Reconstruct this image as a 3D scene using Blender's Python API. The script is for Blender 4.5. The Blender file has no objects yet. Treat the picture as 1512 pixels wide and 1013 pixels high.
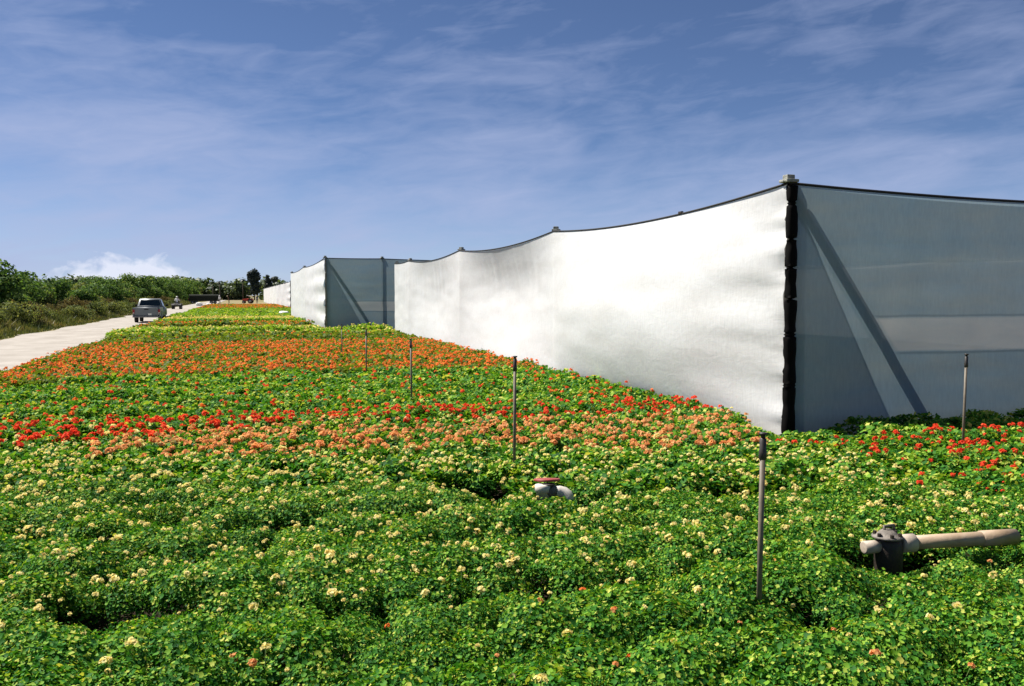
import bpy, bmesh, math, random
import numpy as np
from mathutils import Vector, Matrix, Euler, noise

random.seed(7)
RNG = np.random.default_rng(7)
S = bpy.context.scene
R = math.radians

# ------------------------------------------------------------------ camera
cd = bpy.data.cameras.new('camera')
cd.sensor_width = 36.0
cd.lens = 36.0 * 1300 / 1512
cd.clip_start, cd.clip_end = 0.05, 6000
cam = bpy.data.objects.new('camera', cd)
cam.location = (0, 0, 1.75)
cam.rotation_euler = (R(90 - 3.104), 0, R(-17.14))
S.collection.objects.link(cam)
S.camera = cam

# ------------------------------------------------------------------ world, sun, exposure
SUN_AZ, SUN_EL = R(-49), R(54)          # azimuth clockwise from +Y (the length of the field)
w = bpy.data.worlds.new('World')
S.world = w
w.use_nodes = True
NT = w.node_tree
NT.nodes.clear()


def nd(nt, t, **kw):
    n = nt.nodes.new(t)
    for k, v in kw.items():
        setattr(n, k, v)
    return n


def mth(nt, op, a, b=None, c=None, clamp=False):
    n = nt.nodes.new('ShaderNodeMath')
    n.operation = op
    n.use_clamp = clamp
    for i, v in enumerate((a, b, c)):
        if v is None:
            continue
        if isinstance(v, (int, float)):
            n.inputs[i].default_value = v
        else:
            nt.links.new(v, n.inputs[i])
    return n.outputs[0]


def mixc(nt, fac, a, b, mode='MIX'):
    n = nt.nodes.new('ShaderNodeMix')
    n.data_type = 'RGBA'
    n.blend_type = mode
    for i, v in ((0, fac), (6, a), (7, b)):
        if isinstance(v, (int, float)):
            n.inputs[i].default_value = v
        elif isinstance(v, tuple):
            n.inputs[i].default_value = (*v, 1)
        else:
            nt.links.new(v, n.inputs[i])
    return n.outputs[2]


def ramp(nt, fac, stops):
    n = nt.nodes.new('ShaderNodeValToRGB')
    e = n.color_ramp.elements
    while len(e) < len(stops):
        e.new(0.5)
    for k, (p, c) in zip(e, stops):
        k.position = p
        k.color = (*c, 1) if isinstance(c, tuple) else (c, c, c, 1)
    nt.links.new(fac, n.inputs[0])
    return n.outputs[0]


def noise_n(nt, vec, scale, detail=5, rough=0.55, dist=0.0):
    n = nt.nodes.new('ShaderNodeTexNoise')
    n.inputs['Scale'].default_value = scale
    n.inputs['Detail'].default_value = detail
    n.inputs['Roughness'].default_value = rough
    n.inputs['Distortion'].default_value = dist
    if vec is not None:
        nt.links.new(vec, n.inputs['Vector'])
    return n.outputs['Fac']


sky = nd(NT, 'ShaderNodeTexSky', sky_type='NISHITA', sun_disc=False)
sky.sun_elevation, sky.sun_rotation = SUN_EL, SUN_AZ
sky.air_density, sky.dust_density, sky.ozone_density, sky.altitude = 0.6, 0.0, 6.0, 0
tc = nd(NT, 'ShaderNodeTexCoord')
sp = nd(NT, 'ShaderNodeSeparateXYZ')
NT.links.new(tc.outputs['Generated'], sp.inputs[0])
az = mth(NT, 'ARCTAN2', sp.outputs[0], sp.outputs[1])
el = mth(NT, 'ARCSINE', sp.outputs[2])


def vec2(a, b, c=0.0):
    n = NT.nodes.new('ShaderNodeCombineXYZ')
    for i, v in enumerate((a, b, c)):
        if isinstance(v, (int, float)):
            n.inputs[i].default_value = v
        else:
            NT.links.new(v, n.inputs[i])
    return n.outputs[0]


# thin cirrus: fibrous noise drawn out along the horizon and slightly climbing to the right
elt = mth(NT, 'SUBTRACT', el, mth(NT, 'MULTIPLY', az, 0.10))
v1 = vec2(mth(NT, 'MULTIPLY', az, 4.6), mth(NT, 'MULTIPLY', elt, 15.0), 11.6)
v2 = vec2(mth(NT, 'MULTIPLY', az, 13.0), mth(NT, 'MULTIPLY', elt, 50.0), 10.5)
v3 = vec2(mth(NT, 'MULTIPLY', az, 1.3), mth(NT, 'MULTIPLY', el, 3.2), 26.5)
c1 = noise_n(NT, v1, 1.0, 6, 0.55, 0.5)
c2 = noise_n(NT, v2, 1.0, 5, 0.6, 0.6)
c3 = noise_n(NT, v3, 1.0, 3, 0.5, 0.2)
cl = mth(NT, 'ADD', mth(NT, 'MULTIPLY', c1, 0.6), mth(NT, 'MULTIPLY', c2, 0.34))
cl = mth(NT, 'ADD', cl, mth(NT, 'MULTIPLY', c3, 0.45))
# the layer is seen ever more edge-on, and so denser, towards the horizon
cl = mth(NT, 'SUBTRACT', cl, mth(NT, 'MULTIPLY', el, 0.80))
cl = mth(NT, 'MULTIPLY', mth(NT, 'SUBTRACT', cl, 0.43), 2.4, clamp=True)
cl = mth(NT, 'MULTIPLY', cl, 0.84)
# a low cumulus bank beyond the trees
dx = mth(NT, 'DIVIDE', mth(NT, 'SUBTRACT', az, R(-6.3)), R(4.3))
dy = mth(NT, 'DIVIDE', mth(NT, 'SUBTRACT', el, R(0.6)), R(1.85))
rr = mth(NT, 'SQRT', mth(NT, 'ADD', mth(NT, 'POWER', mth(NT, 'ABSOLUTE', dx), 2.2), mth(NT, 'POWER', mth(NT, 'ABSOLUTE', dy), 2.0)))
cn = noise_n(NT, vec2(mth(NT, 'MULTIPLY', az, 40.0), mth(NT, 'MULTIPLY', el, 55.0), 2.0), 1.0, 6, 0.55, 0.3)
cu = mth(NT, 'MULTIPLY', mth(NT, 'SUBTRACT', mth(NT, 'ADD', 1.0, mth(NT, 'MULTIPLY', mth(NT, 'SUBTRACT', cn, 0.5), 1.5)), rr), 3.0, clamp=True)
cu = mth(NT, 'MULTIPLY', cu, 0.92)
skyc = mixc(NT, 1.0, sky.outputs[0], (1.02, 0.95, 0.96), 'MULTIPLY')
col = mixc(NT, cl, skyc, (4.4, 5.1, 7.5))
col = mixc(NT, cu, col, (8.0, 8.4, 9.8))
bg = nd(NT, 'ShaderNodeBackground')
bg.inputs[1].default_value = 0.05
NT.links.new(col, bg.inputs[0])
wo = nd(NT, 'ShaderNodeOutputWorld')
NT.links.new(bg.outputs[0], wo.inputs[0])

sl = bpy.data.lights.new('sun', 'SUN')
sl.energy, sl.angle, sl.color = 5.0, R(0.53), (1.0, 0.95, 0.87)
so = bpy.data.objects.new('sun', sl)
sdir = Vector((math.sin(SUN_AZ) * math.cos(SUN_EL), math.cos(SUN_AZ) * math.cos(SUN_EL), math.sin(SUN_EL)))
so.rotation_euler = sdir.to_track_quat('Z', 'Y').to_euler()
so.location = (-40, 40, 60)
S.collection.objects.link(so)
vs = S.view_settings
vs.view_transform, vs.look, vs.exposure, vs.gamma = 'Standard', 'None', 1.0, 1.0
S.render.engine = 'CYCLES'
S.cycles.use_denoising = True
S.cycles.max_bounces = 8
S.cycles.transparent_max_bounces = 12

# ------------------------------------------------------------------ helpers
C = S.collection


def link(o, parent=None):
    C.objects.link(o)
    if parent is not None:
        o.parent = parent
    return o


def tag(o, label=None, cat=None, group=None, kind=None):
    for k, v in (('label', label), ('category', cat), ('group', group), ('kind', kind)):
        if v:
            o[k] = v
    return o


def empty(name, loc=(0, 0, 0), rz=0.0, label=None, cat=None, group=None):
    o = bpy.data.objects.new(name, None)
    o.location = loc
    o.rotation_euler = (0, 0, rz)
    o.empty_display_size = 0.2
    link(o)
    return tag(o, label, cat, group)


def obj(name, bm, m, parent=None, smooth=False):
    me = bpy.data.meshes.new(name)
    bm.normal_update()
    bm.to_mesh(me)
    bm.free()
    for x in (m if isinstance(m, (list, tuple)) else [m]):
        me.materials.append(x)
    if smooth:
        me.shade_smooth()
    return link(bpy.data.objects.new(name, me), parent)


def box(bm, x0, x1, y0, y1, z0, z1, bev=0.0):
    r = bmesh.ops.create_cube(bm, size=1, matrix=Matrix.Translation(((x0 + x1) / 2, (y0 + y1) / 2, (z0 + z1) / 2)) @ Matrix.Diagonal((x1 - x0, y1 - y0, z1 - z0, 1)))
    if bev:
        es = {e for v in r['verts'] for e in v.link_edges}
        bmesh.ops.bevel(bm, geom=list(es), offset=bev, segments=2, affect='EDGES', profile=0.6)


def tube(bm, pts, rad, n=8, caps=True):
    """Tube through pts; rad is a number or one per point."""
    pts = [Vector(p) for p in pts]
    rad = rad if isinstance(rad, (list, tuple)) else [rad] * len(pts)
    rings = []
    for i, p in enumerate(pts):
        d = (pts[min(i + 1, len(pts) - 1)] - pts[max(i - 1, 0)]).normalized()
        u = d.cross(Vector((0, 0, 1)))
        if u.length < 1e-3:
            u = Vector((1, 0, 0))
        u.normalize()
        v = d.cross(u)
        rings.append([bm.verts.new(p + (u * math.cos(2 * math.pi * k / n) + v * math.sin(2 * math.pi * k / n)) * rad[i]) for k in range(n)])
    for a, b in zip(rings, rings[1:]):
        for k in range(n):
            bm.faces.new((a[k], a[(k + 1) % n], b[(k + 1) % n], b[k]))
    if caps:
        bm.faces.new(list(reversed(rings[0])))
        bm.faces.new(rings[-1])
    bmesh.ops.recalc_face_normals(bm, faces=bm.faces[:])


def prism(bm, prof, x0, x1):
    """Profile in (y, z) drawn out along x."""
    a = [bm.verts.new((x0, y, z)) for y, z in prof]
    b = [bm.verts.new((x1, y, z)) for y, z in prof]
    n = len(prof)
    bm.faces.new(a)
    bm.faces.new(list(reversed(b)))
    for k in range(n):
        bm.faces.new((a[k], b[k], b[(k + 1) % n], a[(k + 1) % n]))
    bmesh.ops.recalc_face_normals(bm, faces=bm.faces[:])


def np_mesh(name, V, F, mats, tint=None, smooth=False, midx=None):
    """V (n,3), F (m,k) of one face size, tint one value per face."""
    me = bpy.data.meshes.new(name)
    me.vertices.add(len(V))
    me.vertices.foreach_set('co', np.ascontiguousarray(V, np.float32).ravel())
    m, k = F.shape
    me.loops.add(m * k)
    me.loops.foreach_set('vertex_index', np.ascontiguousarray(F, np.int32).ravel())
    me.polygons.add(m)
    me.polygons.foreach_set('loop_start', np.arange(0, m * k, k, dtype=np.int32))
    if midx is not None:
        me.polygons.foreach_set('material_index', np.ascontiguousarray(midx, np.int32))
    if smooth:
        me.polygons.foreach_set('use_smooth', np.ones(m, bool))
    if tint is not None:
        a = me.attributes.new('tint', 'FLOAT', 'FACE')
        a.data.foreach_set('value', np.ascontiguousarray(tint, np.float32))
    for x in mats:
        me.materials.append(x)
    me.update(calc_edges=True)
    return me


def basis(nrm, spin):
    """Rotation matrices whose z is nrm, turned by spin about it."""
    n = nrm / np.linalg.norm(nrm, axis=1, keepdims=True)
    ref = np.where(np.abs(n[:, 2:3]) < 0.95, np.array([[0, 0, 1.0]]), np.array([[1.0, 0, 0]]))
    u = np.cross(ref, n)
    u /= np.linalg.norm(u, axis=1, keepdims=True)
    v = np.cross(n, u)
    c, s = np.cos(spin)[:, None], np.sin(spin)[:, None]
    a, b = u * c + v * s, -u * s + v * c
    return np.stack([a, b, n], axis=2)


def scatter(TV, TF, pos, M, scl):
    """Copies of a small template at pos, turned by M and scaled."""
    TV, TF = np.asarray(TV, float), np.asarray(TF, int)
    P = np.einsum('nij,kj->nki', M, TV) * np.asarray(scl)[:, None, None] + pos[:, None, :]
    F = TF[None] + (np.arange(len(pos)) * len(TV))[:, None, None]
    return P.reshape(-1, 3), F.reshape(-1, TF.shape[1])


# ------------------------------------------------------------------ materials
def mat(name, col=(0.5, 0.5, 0.5), rough=0.6, metal=0.0, spec=0.4):
    m = bpy.data.materials.new(name)
    m.use_nodes = True
    b = m.node_tree.nodes['Principled BSDF']
    b.inputs['Base Color'].default_value = (*col, 1)
    b.inputs['Roughness'].default_value = rough
    b.inputs['Metallic'].default_value = metal
    b.inputs['Specular IOR Level'].default_value = spec
    return m


def worn(name, c1, c2, scale=8.0, rough=0.6, metal=0.0, bump=0.0, spec=0.4, coords='Object', bscale=None):
    """Two tones broken up by noise, with optional fine relief."""
    m = mat(name, c1, rough, metal, spec)
    nt = m.node_tree
    b = nt.nodes['Principled BSDF']
    t = nd(nt, 'ShaderNodeTexCoord')
    f = noise_n(nt, t.outputs[coords], scale, 6, 0.6)
    nt.links.new(ramp(nt, f, [(0.32, c1), (0.68, c2)]), b.inputs['Base Color'])
    if bump:
        bp = nd(nt, 'ShaderNodeBump')
        bp.inputs['Strength'].default_value = bump
        bp.inputs['Distance'].default_value = 0.02
        nt.links.new(noise_n(nt, t.outputs[coords], bscale or scale * 4, 6, 0.65), bp.inputs['Height'])
        nt.links.new(bp.outputs[0], b.inputs['Normal'])
    return m


def leafy(name, stops, transl=0.35, rough=0.5, spec=0.25, objvar=0.10, tcol=(1.25, 1.15, 0.5)):
    """Leaf or petal: colour from the per-face tint, a share of light passing through."""
    m = bpy.data.materials.new(name)
    m.use_nodes = True
    nt = m.node_tree
    b = nt.nodes['Principled BSDF']
    at = nd(nt, 'ShaderNodeAttribute', attribute_name='tint')
    oi = nd(nt, 'ShaderNodeObjectInfo')
    f = mth(nt, 'ADD', at.outputs['Fac'], mth(nt, 'MULTIPLY', mth(nt, 'SUBTRACT', oi.outputs['Random'], 0.5), objvar), clamp=True)
    c = ramp(nt, f, stops)
    nt.links.new(c, b.inputs['Base Color'])
    b.inputs['Roughness'].default_value = rough
    b.inputs['Specular IOR Level'].default_value = spec
    tr = nd(nt, 'ShaderNodeBsdfTranslucent')
    nt.links.new(mixc(nt, 1.0, c, tcol, 'MULTIPLY'), tr.inputs[0])
    mx = nd(nt, 'ShaderNodeMixShader')
    mx.inputs[0].default_value = transl
    nt.links.new(b.outputs[0], mx.inputs[1])
    nt.links.new(tr.outputs[0], mx.inputs[2])
    nt.links.new(mx.outputs[0], nt.nodes['Material Output'].inputs[0])
    return m


M = {}
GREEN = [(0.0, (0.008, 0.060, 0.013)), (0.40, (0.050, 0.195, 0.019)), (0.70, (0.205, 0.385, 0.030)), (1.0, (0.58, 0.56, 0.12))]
OLIVE = [(0.0, (0.035, 0.085, 0.012)), (0.5, (0.13, 0.20, 0.022)), (1.0, (0.28, 0.29, 0.05))]
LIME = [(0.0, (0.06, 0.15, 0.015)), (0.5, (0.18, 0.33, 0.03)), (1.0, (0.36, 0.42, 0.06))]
M['leaf'] = leafy('geranium_leaf', GREEN, 0.34, 0.6, 0.12)
M['leaf_olive'] = leafy('geranium_leaf_olive', OLIVE, 0.42, 0.6, 0.12)
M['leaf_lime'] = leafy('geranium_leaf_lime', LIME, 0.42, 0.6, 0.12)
M['stem'] = mat('geranium_stem', (0.10, 0.16, 0.04), 0.6)


def petal(name, a, b):
    return leafy(name, [(0.0, a), (1.0, b)], 0.48, 0.7, 0.1, 0.25, (1.0, 0.95, 0.85))


M['cream'] = petal('cream_petal', (0.84, 0.69, 0.22), (0.95, 0.87, 0.45))
M['peach'] = petal('peach_petal', (0.76, 0.30, 0.10), (0.88, 0.50, 0.22))
M['red'] = petal('red_petal', (0.74, 0.045, 0.022), (0.88, 0.13, 0.05))
M['orange'] = petal('orange_petal', (0.78, 0.14, 0.028), (0.90, 0.29, 0.07))
M['yellow'] = petal('yellow_petal', (0.70, 0.52, 0.12), (0.88, 0.76, 0.30))

M['soil'] = worn('field_soil', (0.014, 0.010, 0.007), (0.034, 0.023, 0.015), 3.0, 0.95, bump=0.6, bscale=22, spec=0.1)
M['road'] = worn('pale_dirt', (0.265, 0.24, 0.21), (0.375, 0.345, 0.31), 0.9, 0.95, bump=0.6, bscale=5, spec=0.1)
M['verge'] = worn('dry_verge', (0.20, 0.15, 0.08), (0.11, 0.13, 0.045), 0.6, 0.95, bump=0.5, bscale=6, spec=0.1)
M['bare'] = worn('bare_ground', (0.28, 0.21, 0.13), (0.14, 0.15, 0.06), 0.06, 0.95, spec=0.1)


def cloth_mat(name, col, transp, transl, dirt=(0.72, 0.68, 0.62), mott=0.35, band=None):
    """Woven plastic shade cloth: part see-through, part glowing from behind."""
    m = bpy.data.materials.new(name)
    m.use_nodes = True
    nt = m.node_tree
    b = nt.nodes['Principled BSDF']
    t = nd(nt, 'ShaderNodeTexCoord')
    mp = nd(nt, 'ShaderNodeMapping')
    mp.inputs['Scale'].default_value = (1.0, 1.0, 3.5)
    nt.links.new(t.outputs['Object'], mp.inputs[0])
    f = noise_n(nt, mp.outputs[0], 0.9, 6, 0.6, 0.4)
    sep = nd(nt, 'ShaderNodeSeparateXYZ')
    nt.links.new(t.outputs['Object'], sep.inputs[0])
    # splashed soil on the lowest half metre, ragged upper edge
    low = mth(nt, 'SUBTRACT', 0.55, mth(nt, 'ADD', sep.outputs[2], mth(nt, 'MULTIPLY', f, 0.5)), clamp=True)
    low = mth(nt, 'MULTIPLY', low, 0.8, clamp=True)
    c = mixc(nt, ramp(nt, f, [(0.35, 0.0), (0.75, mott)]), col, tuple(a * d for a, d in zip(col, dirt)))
    mpf = nd(nt, 'ShaderNodeMapping')
    mpf.inputs['Scale'].default_value = (9.0, 9.0, 1.6)
    nt.links.new(t.outputs['Object'], mpf.inputs[0])
    fine = noise_n(nt, mpf.outputs[0], 4.0, 5, 0.7)      # uneven thread density, streaked down the cloth
    c = mixc(nt, 1.0, c, ramp(nt, fine, [(0.3, 0.86), (0.7, 1.0)]), 'MULTIPLY')
    c = mixc(nt, low, c, tuple(a * d for a, d in zip(col, (0.55, 0.47, 0.38))))
    if band:                                              # a paler strip from the brace line onwards, with darker edge lines
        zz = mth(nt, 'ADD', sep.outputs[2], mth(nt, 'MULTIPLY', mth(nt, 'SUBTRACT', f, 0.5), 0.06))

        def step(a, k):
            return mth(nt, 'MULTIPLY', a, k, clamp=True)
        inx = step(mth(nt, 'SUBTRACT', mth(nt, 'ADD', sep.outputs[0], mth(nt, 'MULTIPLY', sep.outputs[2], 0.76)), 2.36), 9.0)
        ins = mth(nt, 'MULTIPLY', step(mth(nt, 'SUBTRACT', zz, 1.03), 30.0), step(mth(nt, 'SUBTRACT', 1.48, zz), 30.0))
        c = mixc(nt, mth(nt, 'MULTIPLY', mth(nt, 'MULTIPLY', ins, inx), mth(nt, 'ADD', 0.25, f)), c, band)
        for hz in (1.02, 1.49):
            edge_line = step(mth(nt, 'SUBTRACT', 0.022, mth(nt, 'ABSOLUTE', mth(nt, 'SUBTRACT', zz, hz))), 60.0)
            c = mixc(nt, mth(nt, 'MULTIPLY', mth(nt, 'MULTIPLY', edge_line, inx), 0.6), c, tuple(a * 0.5 for a in col))
    nt.links.new(c, b.inputs['Base Color'])
    b.inputs['Roughness'].default_value = 0.75
    b.inputs['Specular IOR Level'].default_value = 0.15
    bp = nd(nt, 'ShaderNodeBump')
    bp.inputs['Strength'].default_value = 0.24
    bp.inputs['Distance'].default_value = 0.02
    mp2 = nd(nt, 'ShaderNodeMapping')
    mp2.inputs['Scale'].default_value = (1.0, 1.0, 2.2)
    nt.links.new(t.outputs['Object'], mp2.inputs[0])
    nt.links.new(noise_n(nt, mp2.outputs[0], 3.5, 7, 0.6, 0.8), bp.inputs['Height'])
    nt.links.new(bp.outputs[0], b.inputs['Normal'])
    tr = nd(nt, 'ShaderNodeBsdfTranslucent')
    nt.links.new(c, tr.inputs[0])
    tp = nd(nt, 'ShaderNodeBsdfTransparent')
    m1 = nd(nt, 'ShaderNodeMixShader')
    m1.inputs[0].default_value = transl
    nt.links.new(b.outputs[0], m1.inputs[1])
    nt.links.new(tr.outputs[0], m1.inputs[2])
    m2 = nd(nt, 'ShaderNodeMixShader')
    m2.inputs[0].default_value = transp
    nt.links.new(m1.outputs[0], m2.inputs[1])
    nt.links.new(tp.outputs[0], m2.inputs[2])
    nt.links.new(m2.outputs[0], nt.nodes['Material Output'].inputs[0])
    return m


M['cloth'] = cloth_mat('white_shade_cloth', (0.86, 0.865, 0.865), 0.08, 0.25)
M['cloth_end'] = cloth_mat('white_cloth_shaded', (0.24, 0.345, 0.405), 0.05, 0.42, dirt=(1.30, 1.08, 0.92), mott=0.9, band=(0.50, 0.51, 0.49))  # white cloth too; its blue-grey look in shade is put into the base colour
M['cloth_roof'] = cloth_mat('dark_shade_cloth', (0.09, 0.10, 0.10), 0.50, 0.2)
M['black_film'] = mat('black_plastic_film', (0.0035, 0.003, 0.003), 0.75, 0, 0.08)
M['cable'] = mat('tarred_cable', (0.015, 0.014, 0.014), 0.7)
M['post'] = worn('weathered_timber', (0.13, 0.12, 0.11), (0.24, 0.22, 0.19), 5, 0.85, bump=0.3)
M['cap'] = worn('concrete_cap', (0.16, 0.17, 0.15), (0.34, 0.34, 0.30), 20, 0.9, bump=0.4)
M['riser'] = worn('weathered_grey_pvc', (0.095, 0.075, 0.055), (0.17, 0.14, 0.10), 14, 0.55)
M['riser_head'] = worn('dark_sprinkler_head', (0.020, 0.018, 0.016), (0.05, 0.04, 0.035), 30, 0.5)
M['pvc'] = worn('aged_white_pvc', (0.46, 0.41, 0.35), (0.64, 0.60, 0.53), 9, 0.5, bump=0.1)
M['beige_pvc'] = worn('dusty_beige_pvc', (0.34, 0.275, 0.215), (0.46, 0.385, 0.31), 12, 0.6, bump=0.15)
M['tan_pipe'] = worn('sun_baked_tan_pipe', (0.29, 0.20, 0.12), (0.41, 0.31, 0.215), 7, 0.55, bump=0.15)
M['iron'] = worn('dark_valve_iron', (0.014, 0.010, 0.007), (0.040, 0.028, 0.020), 22, 0.6, bump=0.3)
M['iron_cap'] = worn('grey_valve_bonnet', (0.10, 0.085, 0.07), (0.22, 0.19, 0.16), 25, 0.65, bump=0.3)
M['red_paint'] = worn('faded_red_paint', (0.20, 0.026, 0.024), (0.32, 0.05, 0.042), 30, 0.5)
M['rubber'] = mat('tyre_rubber', (0.015, 0.015, 0.015), 0.85)

# ------------------------------------------------------------------ the setting
def sheet(name, x0, x1, y0, y1, z, m, nx=1, ny=1, wob=0.0, seed=0.0, relief=0.0):
    bm = bmesh.new()
    g = []
    for j in range(ny + 1):
        row = []
        for i in range(nx + 1):
            x = x0 + (x1 - x0) * i / nx
            y = y0 + (y1 - y0) * j / ny
            if wob and i in (0, nx):
                x += wob * noise.noise((seed + i, y * 0.22, 0)) + 0.4 * wob * noise.noise((seed + i, y * 1.1, 3))
            zz = z + relief * noise.noise((x * 1.7 + seed, y * 0.5, 1)) if relief and 0 < i < nx else z
            row.append(bm.verts.new((x, y, zz)))
        g.append(row)
    for j in range(ny):
        for i in range(nx):
            bm.faces.new((g[j][i], g[j][i + 1], g[j + 1][i + 1], g[j + 1][i]))
    return tag(obj(name, bm, m, None, True), kind='structure')


sheet('ground', -2500, 2500, -400, 4500, -0.012, M['bare'])
sheet('verge', -30, -8.6, 20, 330, -0.007, M['verge'])
sheet('field_soil', -4.85, 24, -4, 150, -0.004, M['soil'])
sheet('dirt_road', -8.9, -4.6, 12, 330, 0.03, M['road'], 14, 420, 0.55, 4.0, 0.025)

# ------------------------------------------------------------------ shade houses
def fold(x, y, z):
    return noise.noise((x, y, z))


def grid_cloth(name, fn, nu, nv, m, parent):
    V = np.array([fn(i / nu, j / nv) for j in range(nv + 1) for i in range(nu + 1)])
    a = np.arange(nu * nv)
    i, j = a % nu, a // nu
    k = j * (nu + 1) + i
    F = np.stack([k, k + 1, k + nu + 2, k + nu + 1], 1)
    return link(bpy.data.objects.new(name, np_mesh(name, V, F, [m], smooth=True)), parent)


def sag_at(s, posts, depth):
    for a, b in zip(posts, posts[1:]):
        if s <= b + 1e-6:
            u = min(max((s - a) / (b - a), 0), 1)
            return 4 * u * (1 - u) * depth * min(1.0, ((b - a) / 8.2) ** 1.5), u, a, b
    return 0, 1, posts[-2], posts[-1]


def shade_house(label, x0, x1, ys, xs, H, bows, sag, res, brace=True, seed=0.0, sleeve=True):
    """ys: post positions down the long side at x0; xs: post positions along the near end."""
    root = empty('shade_house', (x0, ys[0], 0), 0, label, 'shade house', 'white cloth shade houses along the field')
    Y0, Y1 = ys[0], ys[-1]
    py = [y - Y0 for y in ys]
    L = Y1 - Y0

    def side(u, t):
        s = u * L
        sg, uu, a, b = sag_at(s, py, sag)
        k = min(range(len(py) - 1), key=lambda q: abs(py[q] - a))
        zt = H - sg
        z = 0.015 + (zt - 0.015) * t
        env = math.sin(math.pi * uu) ** 0.8
        bow = bows[k % len(bows)]
        dx = 0.0
        prof = math.sin(math.pi * min(1.0, t ** 0.9))
        if bow > 0:                                   # belly hanging outwards, fullest below the middle
            prof = math.sin(math.pi * t ** 0.8)
        else:                                         # sucked in, deepest above the middle
            prof = math.sin(math.pi * t ** 1.5)
        dx -= bow * env * prof
        # broad soft folds
        dx += 0.035 * env * fold(s * 0.28 + seed, z * 1.1, 2) * math.sin(math.pi * t)
        dx += 0.012 * fold(s * 0.9 + seed, z * 3.0, 5) * math.sin(math.pi * t)
        # hanging creases under the cable where the cloth is sucked in
        if bow < 0:
            q = max(0.0, (t - 0.55) / 0.45)
            dx += 0.016 * q * (1 - q) * 4 * env * fold(s * 3.2 + seed, z * 0.25, 8)
        # pulled wrinkles at the laced end
        e = math.exp(-s / 0.35)
        e2 = math.exp(-s / 1.3)
        dx += 0.060 * e * fold(seed, z * 8.5, 1.0 + s * 0.6) * math.sin(math.pi * t) ** 0.3
        dx += 0.055 * e2 * fold(seed + 3, z * 2.8, s * 0.25) * (1 - math.exp(-s / 0.12))
        if not sleeve:                                 # slack cloth pleated across the near end
            dx += 0.045 * math.sin(2 * math.pi * z / 0.85 + 0.6) * math.exp(-s / 5.0) * math.sin(math.pi * t) ** 0.4
        sy = s
        if sleeve:                                     # scalloped edge between the ties
            sy += 0.03 * math.exp(-s / 0.12) * (abs(math.sin(math.pi * z / 0.48)) - 0.2)
        return (dx, sy, z)

    grid_cloth('side_cloth', side, max(24, int(L / res)), 44, M['cloth'], root)
    px = [x - x0 for x in xs]
    W = px[-1]

    def end(u, t):
        s = u * W
        sg, uu, a, b = sag_at(s, px, sag * 0.75)
        zt = H - sg
        z = 0.02 + (zt - 0.02) * t
        dy = 0.05 * math.sin(math.pi * uu) * math.sin(math.pi * t)
        dy += 0.026 * fold(s * 2.6 + seed, z * 0.5, 11) * math.sin(math.pi * t) * t
        dy += 0.014 * fold(s * 0.8 + seed, z * 4.0, 14) * math.sin(math.pi * t)
        return (s + 0.06, dy, z)

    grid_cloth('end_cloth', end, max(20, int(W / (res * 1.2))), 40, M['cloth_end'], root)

    def back(u, t):
        return (u * W + 0.06, L + 0.03 * math.sin(math.pi * t), 0.02 + (H - sag_at(u * W, px, sag)[0]) * t)

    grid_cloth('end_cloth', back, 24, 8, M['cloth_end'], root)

    def right(u, t):
        return (W + 0.08 - 0.05 * math.sin(math.pi * t), u * L, 0.02 + (H - sag_at(u * L, py, sag)[0]) * t)

    grid_cloth('side_cloth', right, 40, 8, M['cloth'], root)

    def roof(u, t):
        s, q = u * W, t * L
        return (s + 0.03, q, H - 0.02 - min(sag_at(s, px, sag * 1.0)[0] + sag_at(q, py, sag)[0], 0.3))

    grid_cloth('roof_cloth', roof, 40, 60, M['cloth_roof'], root)

    # top cables, hanging between the posts
    bm = bmesh.new()
    n = max(30, int(L / 0.3))
    tube(bm, [(0.0, L * i / n, H + 0.012 - sag_at(L * i / n, py, sag)[0]) for i in range(n + 1)], 0.016, 5)
    obj('cable', bm, M['cable'], root, True)
    bm = bmesh.new()
    tube(bm, [(W * i / 60 + 0.02, 0.0, H + 0.012 - sag_at(W * i / 60, px, sag * 0.75)[0]) for i in range(61)], 0.017, 5)
    obj('cable', bm, M['cable'], root, True)
    # posts with their caps
    spots = [(0, y) for y in py] + [(x, 0) for x in px[1:]]
    pm = cm = None
    for i, (x, y) in enumerate(spots):
        ix, iy = (x + 0.09, y + 0.09 if y < L - 0.2 else y - 0.09)
        if pm is None:
            bm = bmesh.new()
            tube(bm, [(0, 0, -0.1), (0, 0, 1.0), (0, 0, 2.0), (0, 0, H + 0.02)], [0.062, 0.058, 0.055, 0.052], 10)
            p = obj('post', bm, M['post'], root, True)
            bm = bmesh.new()
            box(bm, -0.085, 0.085, -0.085, 0.085, H + 0.022, H + 0.06, 0.012)
            box(bm, -0.055, 0.05, -0.05, 0.055, H + 0.055, H + 0.115, 0.012)
            box(bm, -0.10, -0.055, -0.03, 0.04, H + 0.022, H + 0.045, 0.008)
            cp = obj('post_cap', bm, M['cap'], p)
            pm, cm = p.data, cp.data
        else:
            p = link(bpy.data.objects.new('post', pm), root)
            cp = link(bpy.data.objects.new('post_cap', cm), p)
        p.location = (ix, iy, 0)
        p.rotation_euler = (0, 0, i * 1.1)
        cp.location = (-0.05, -0.05, 0.0) if i == 0 else (0, 0, 0)
    # a turnbuckle on the near cable
    if sleeve:
        bm = bmesh.new()
        y = 2.65
        z = H - sag_at(y, py, sag)[0]
        box(bm, -0.02, 0.02, y - 0.05, y + 0.05, z + 0.012, z + 0.05, 0.008)
        obj('cable_clamp', bm, M['iron'], root)
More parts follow.
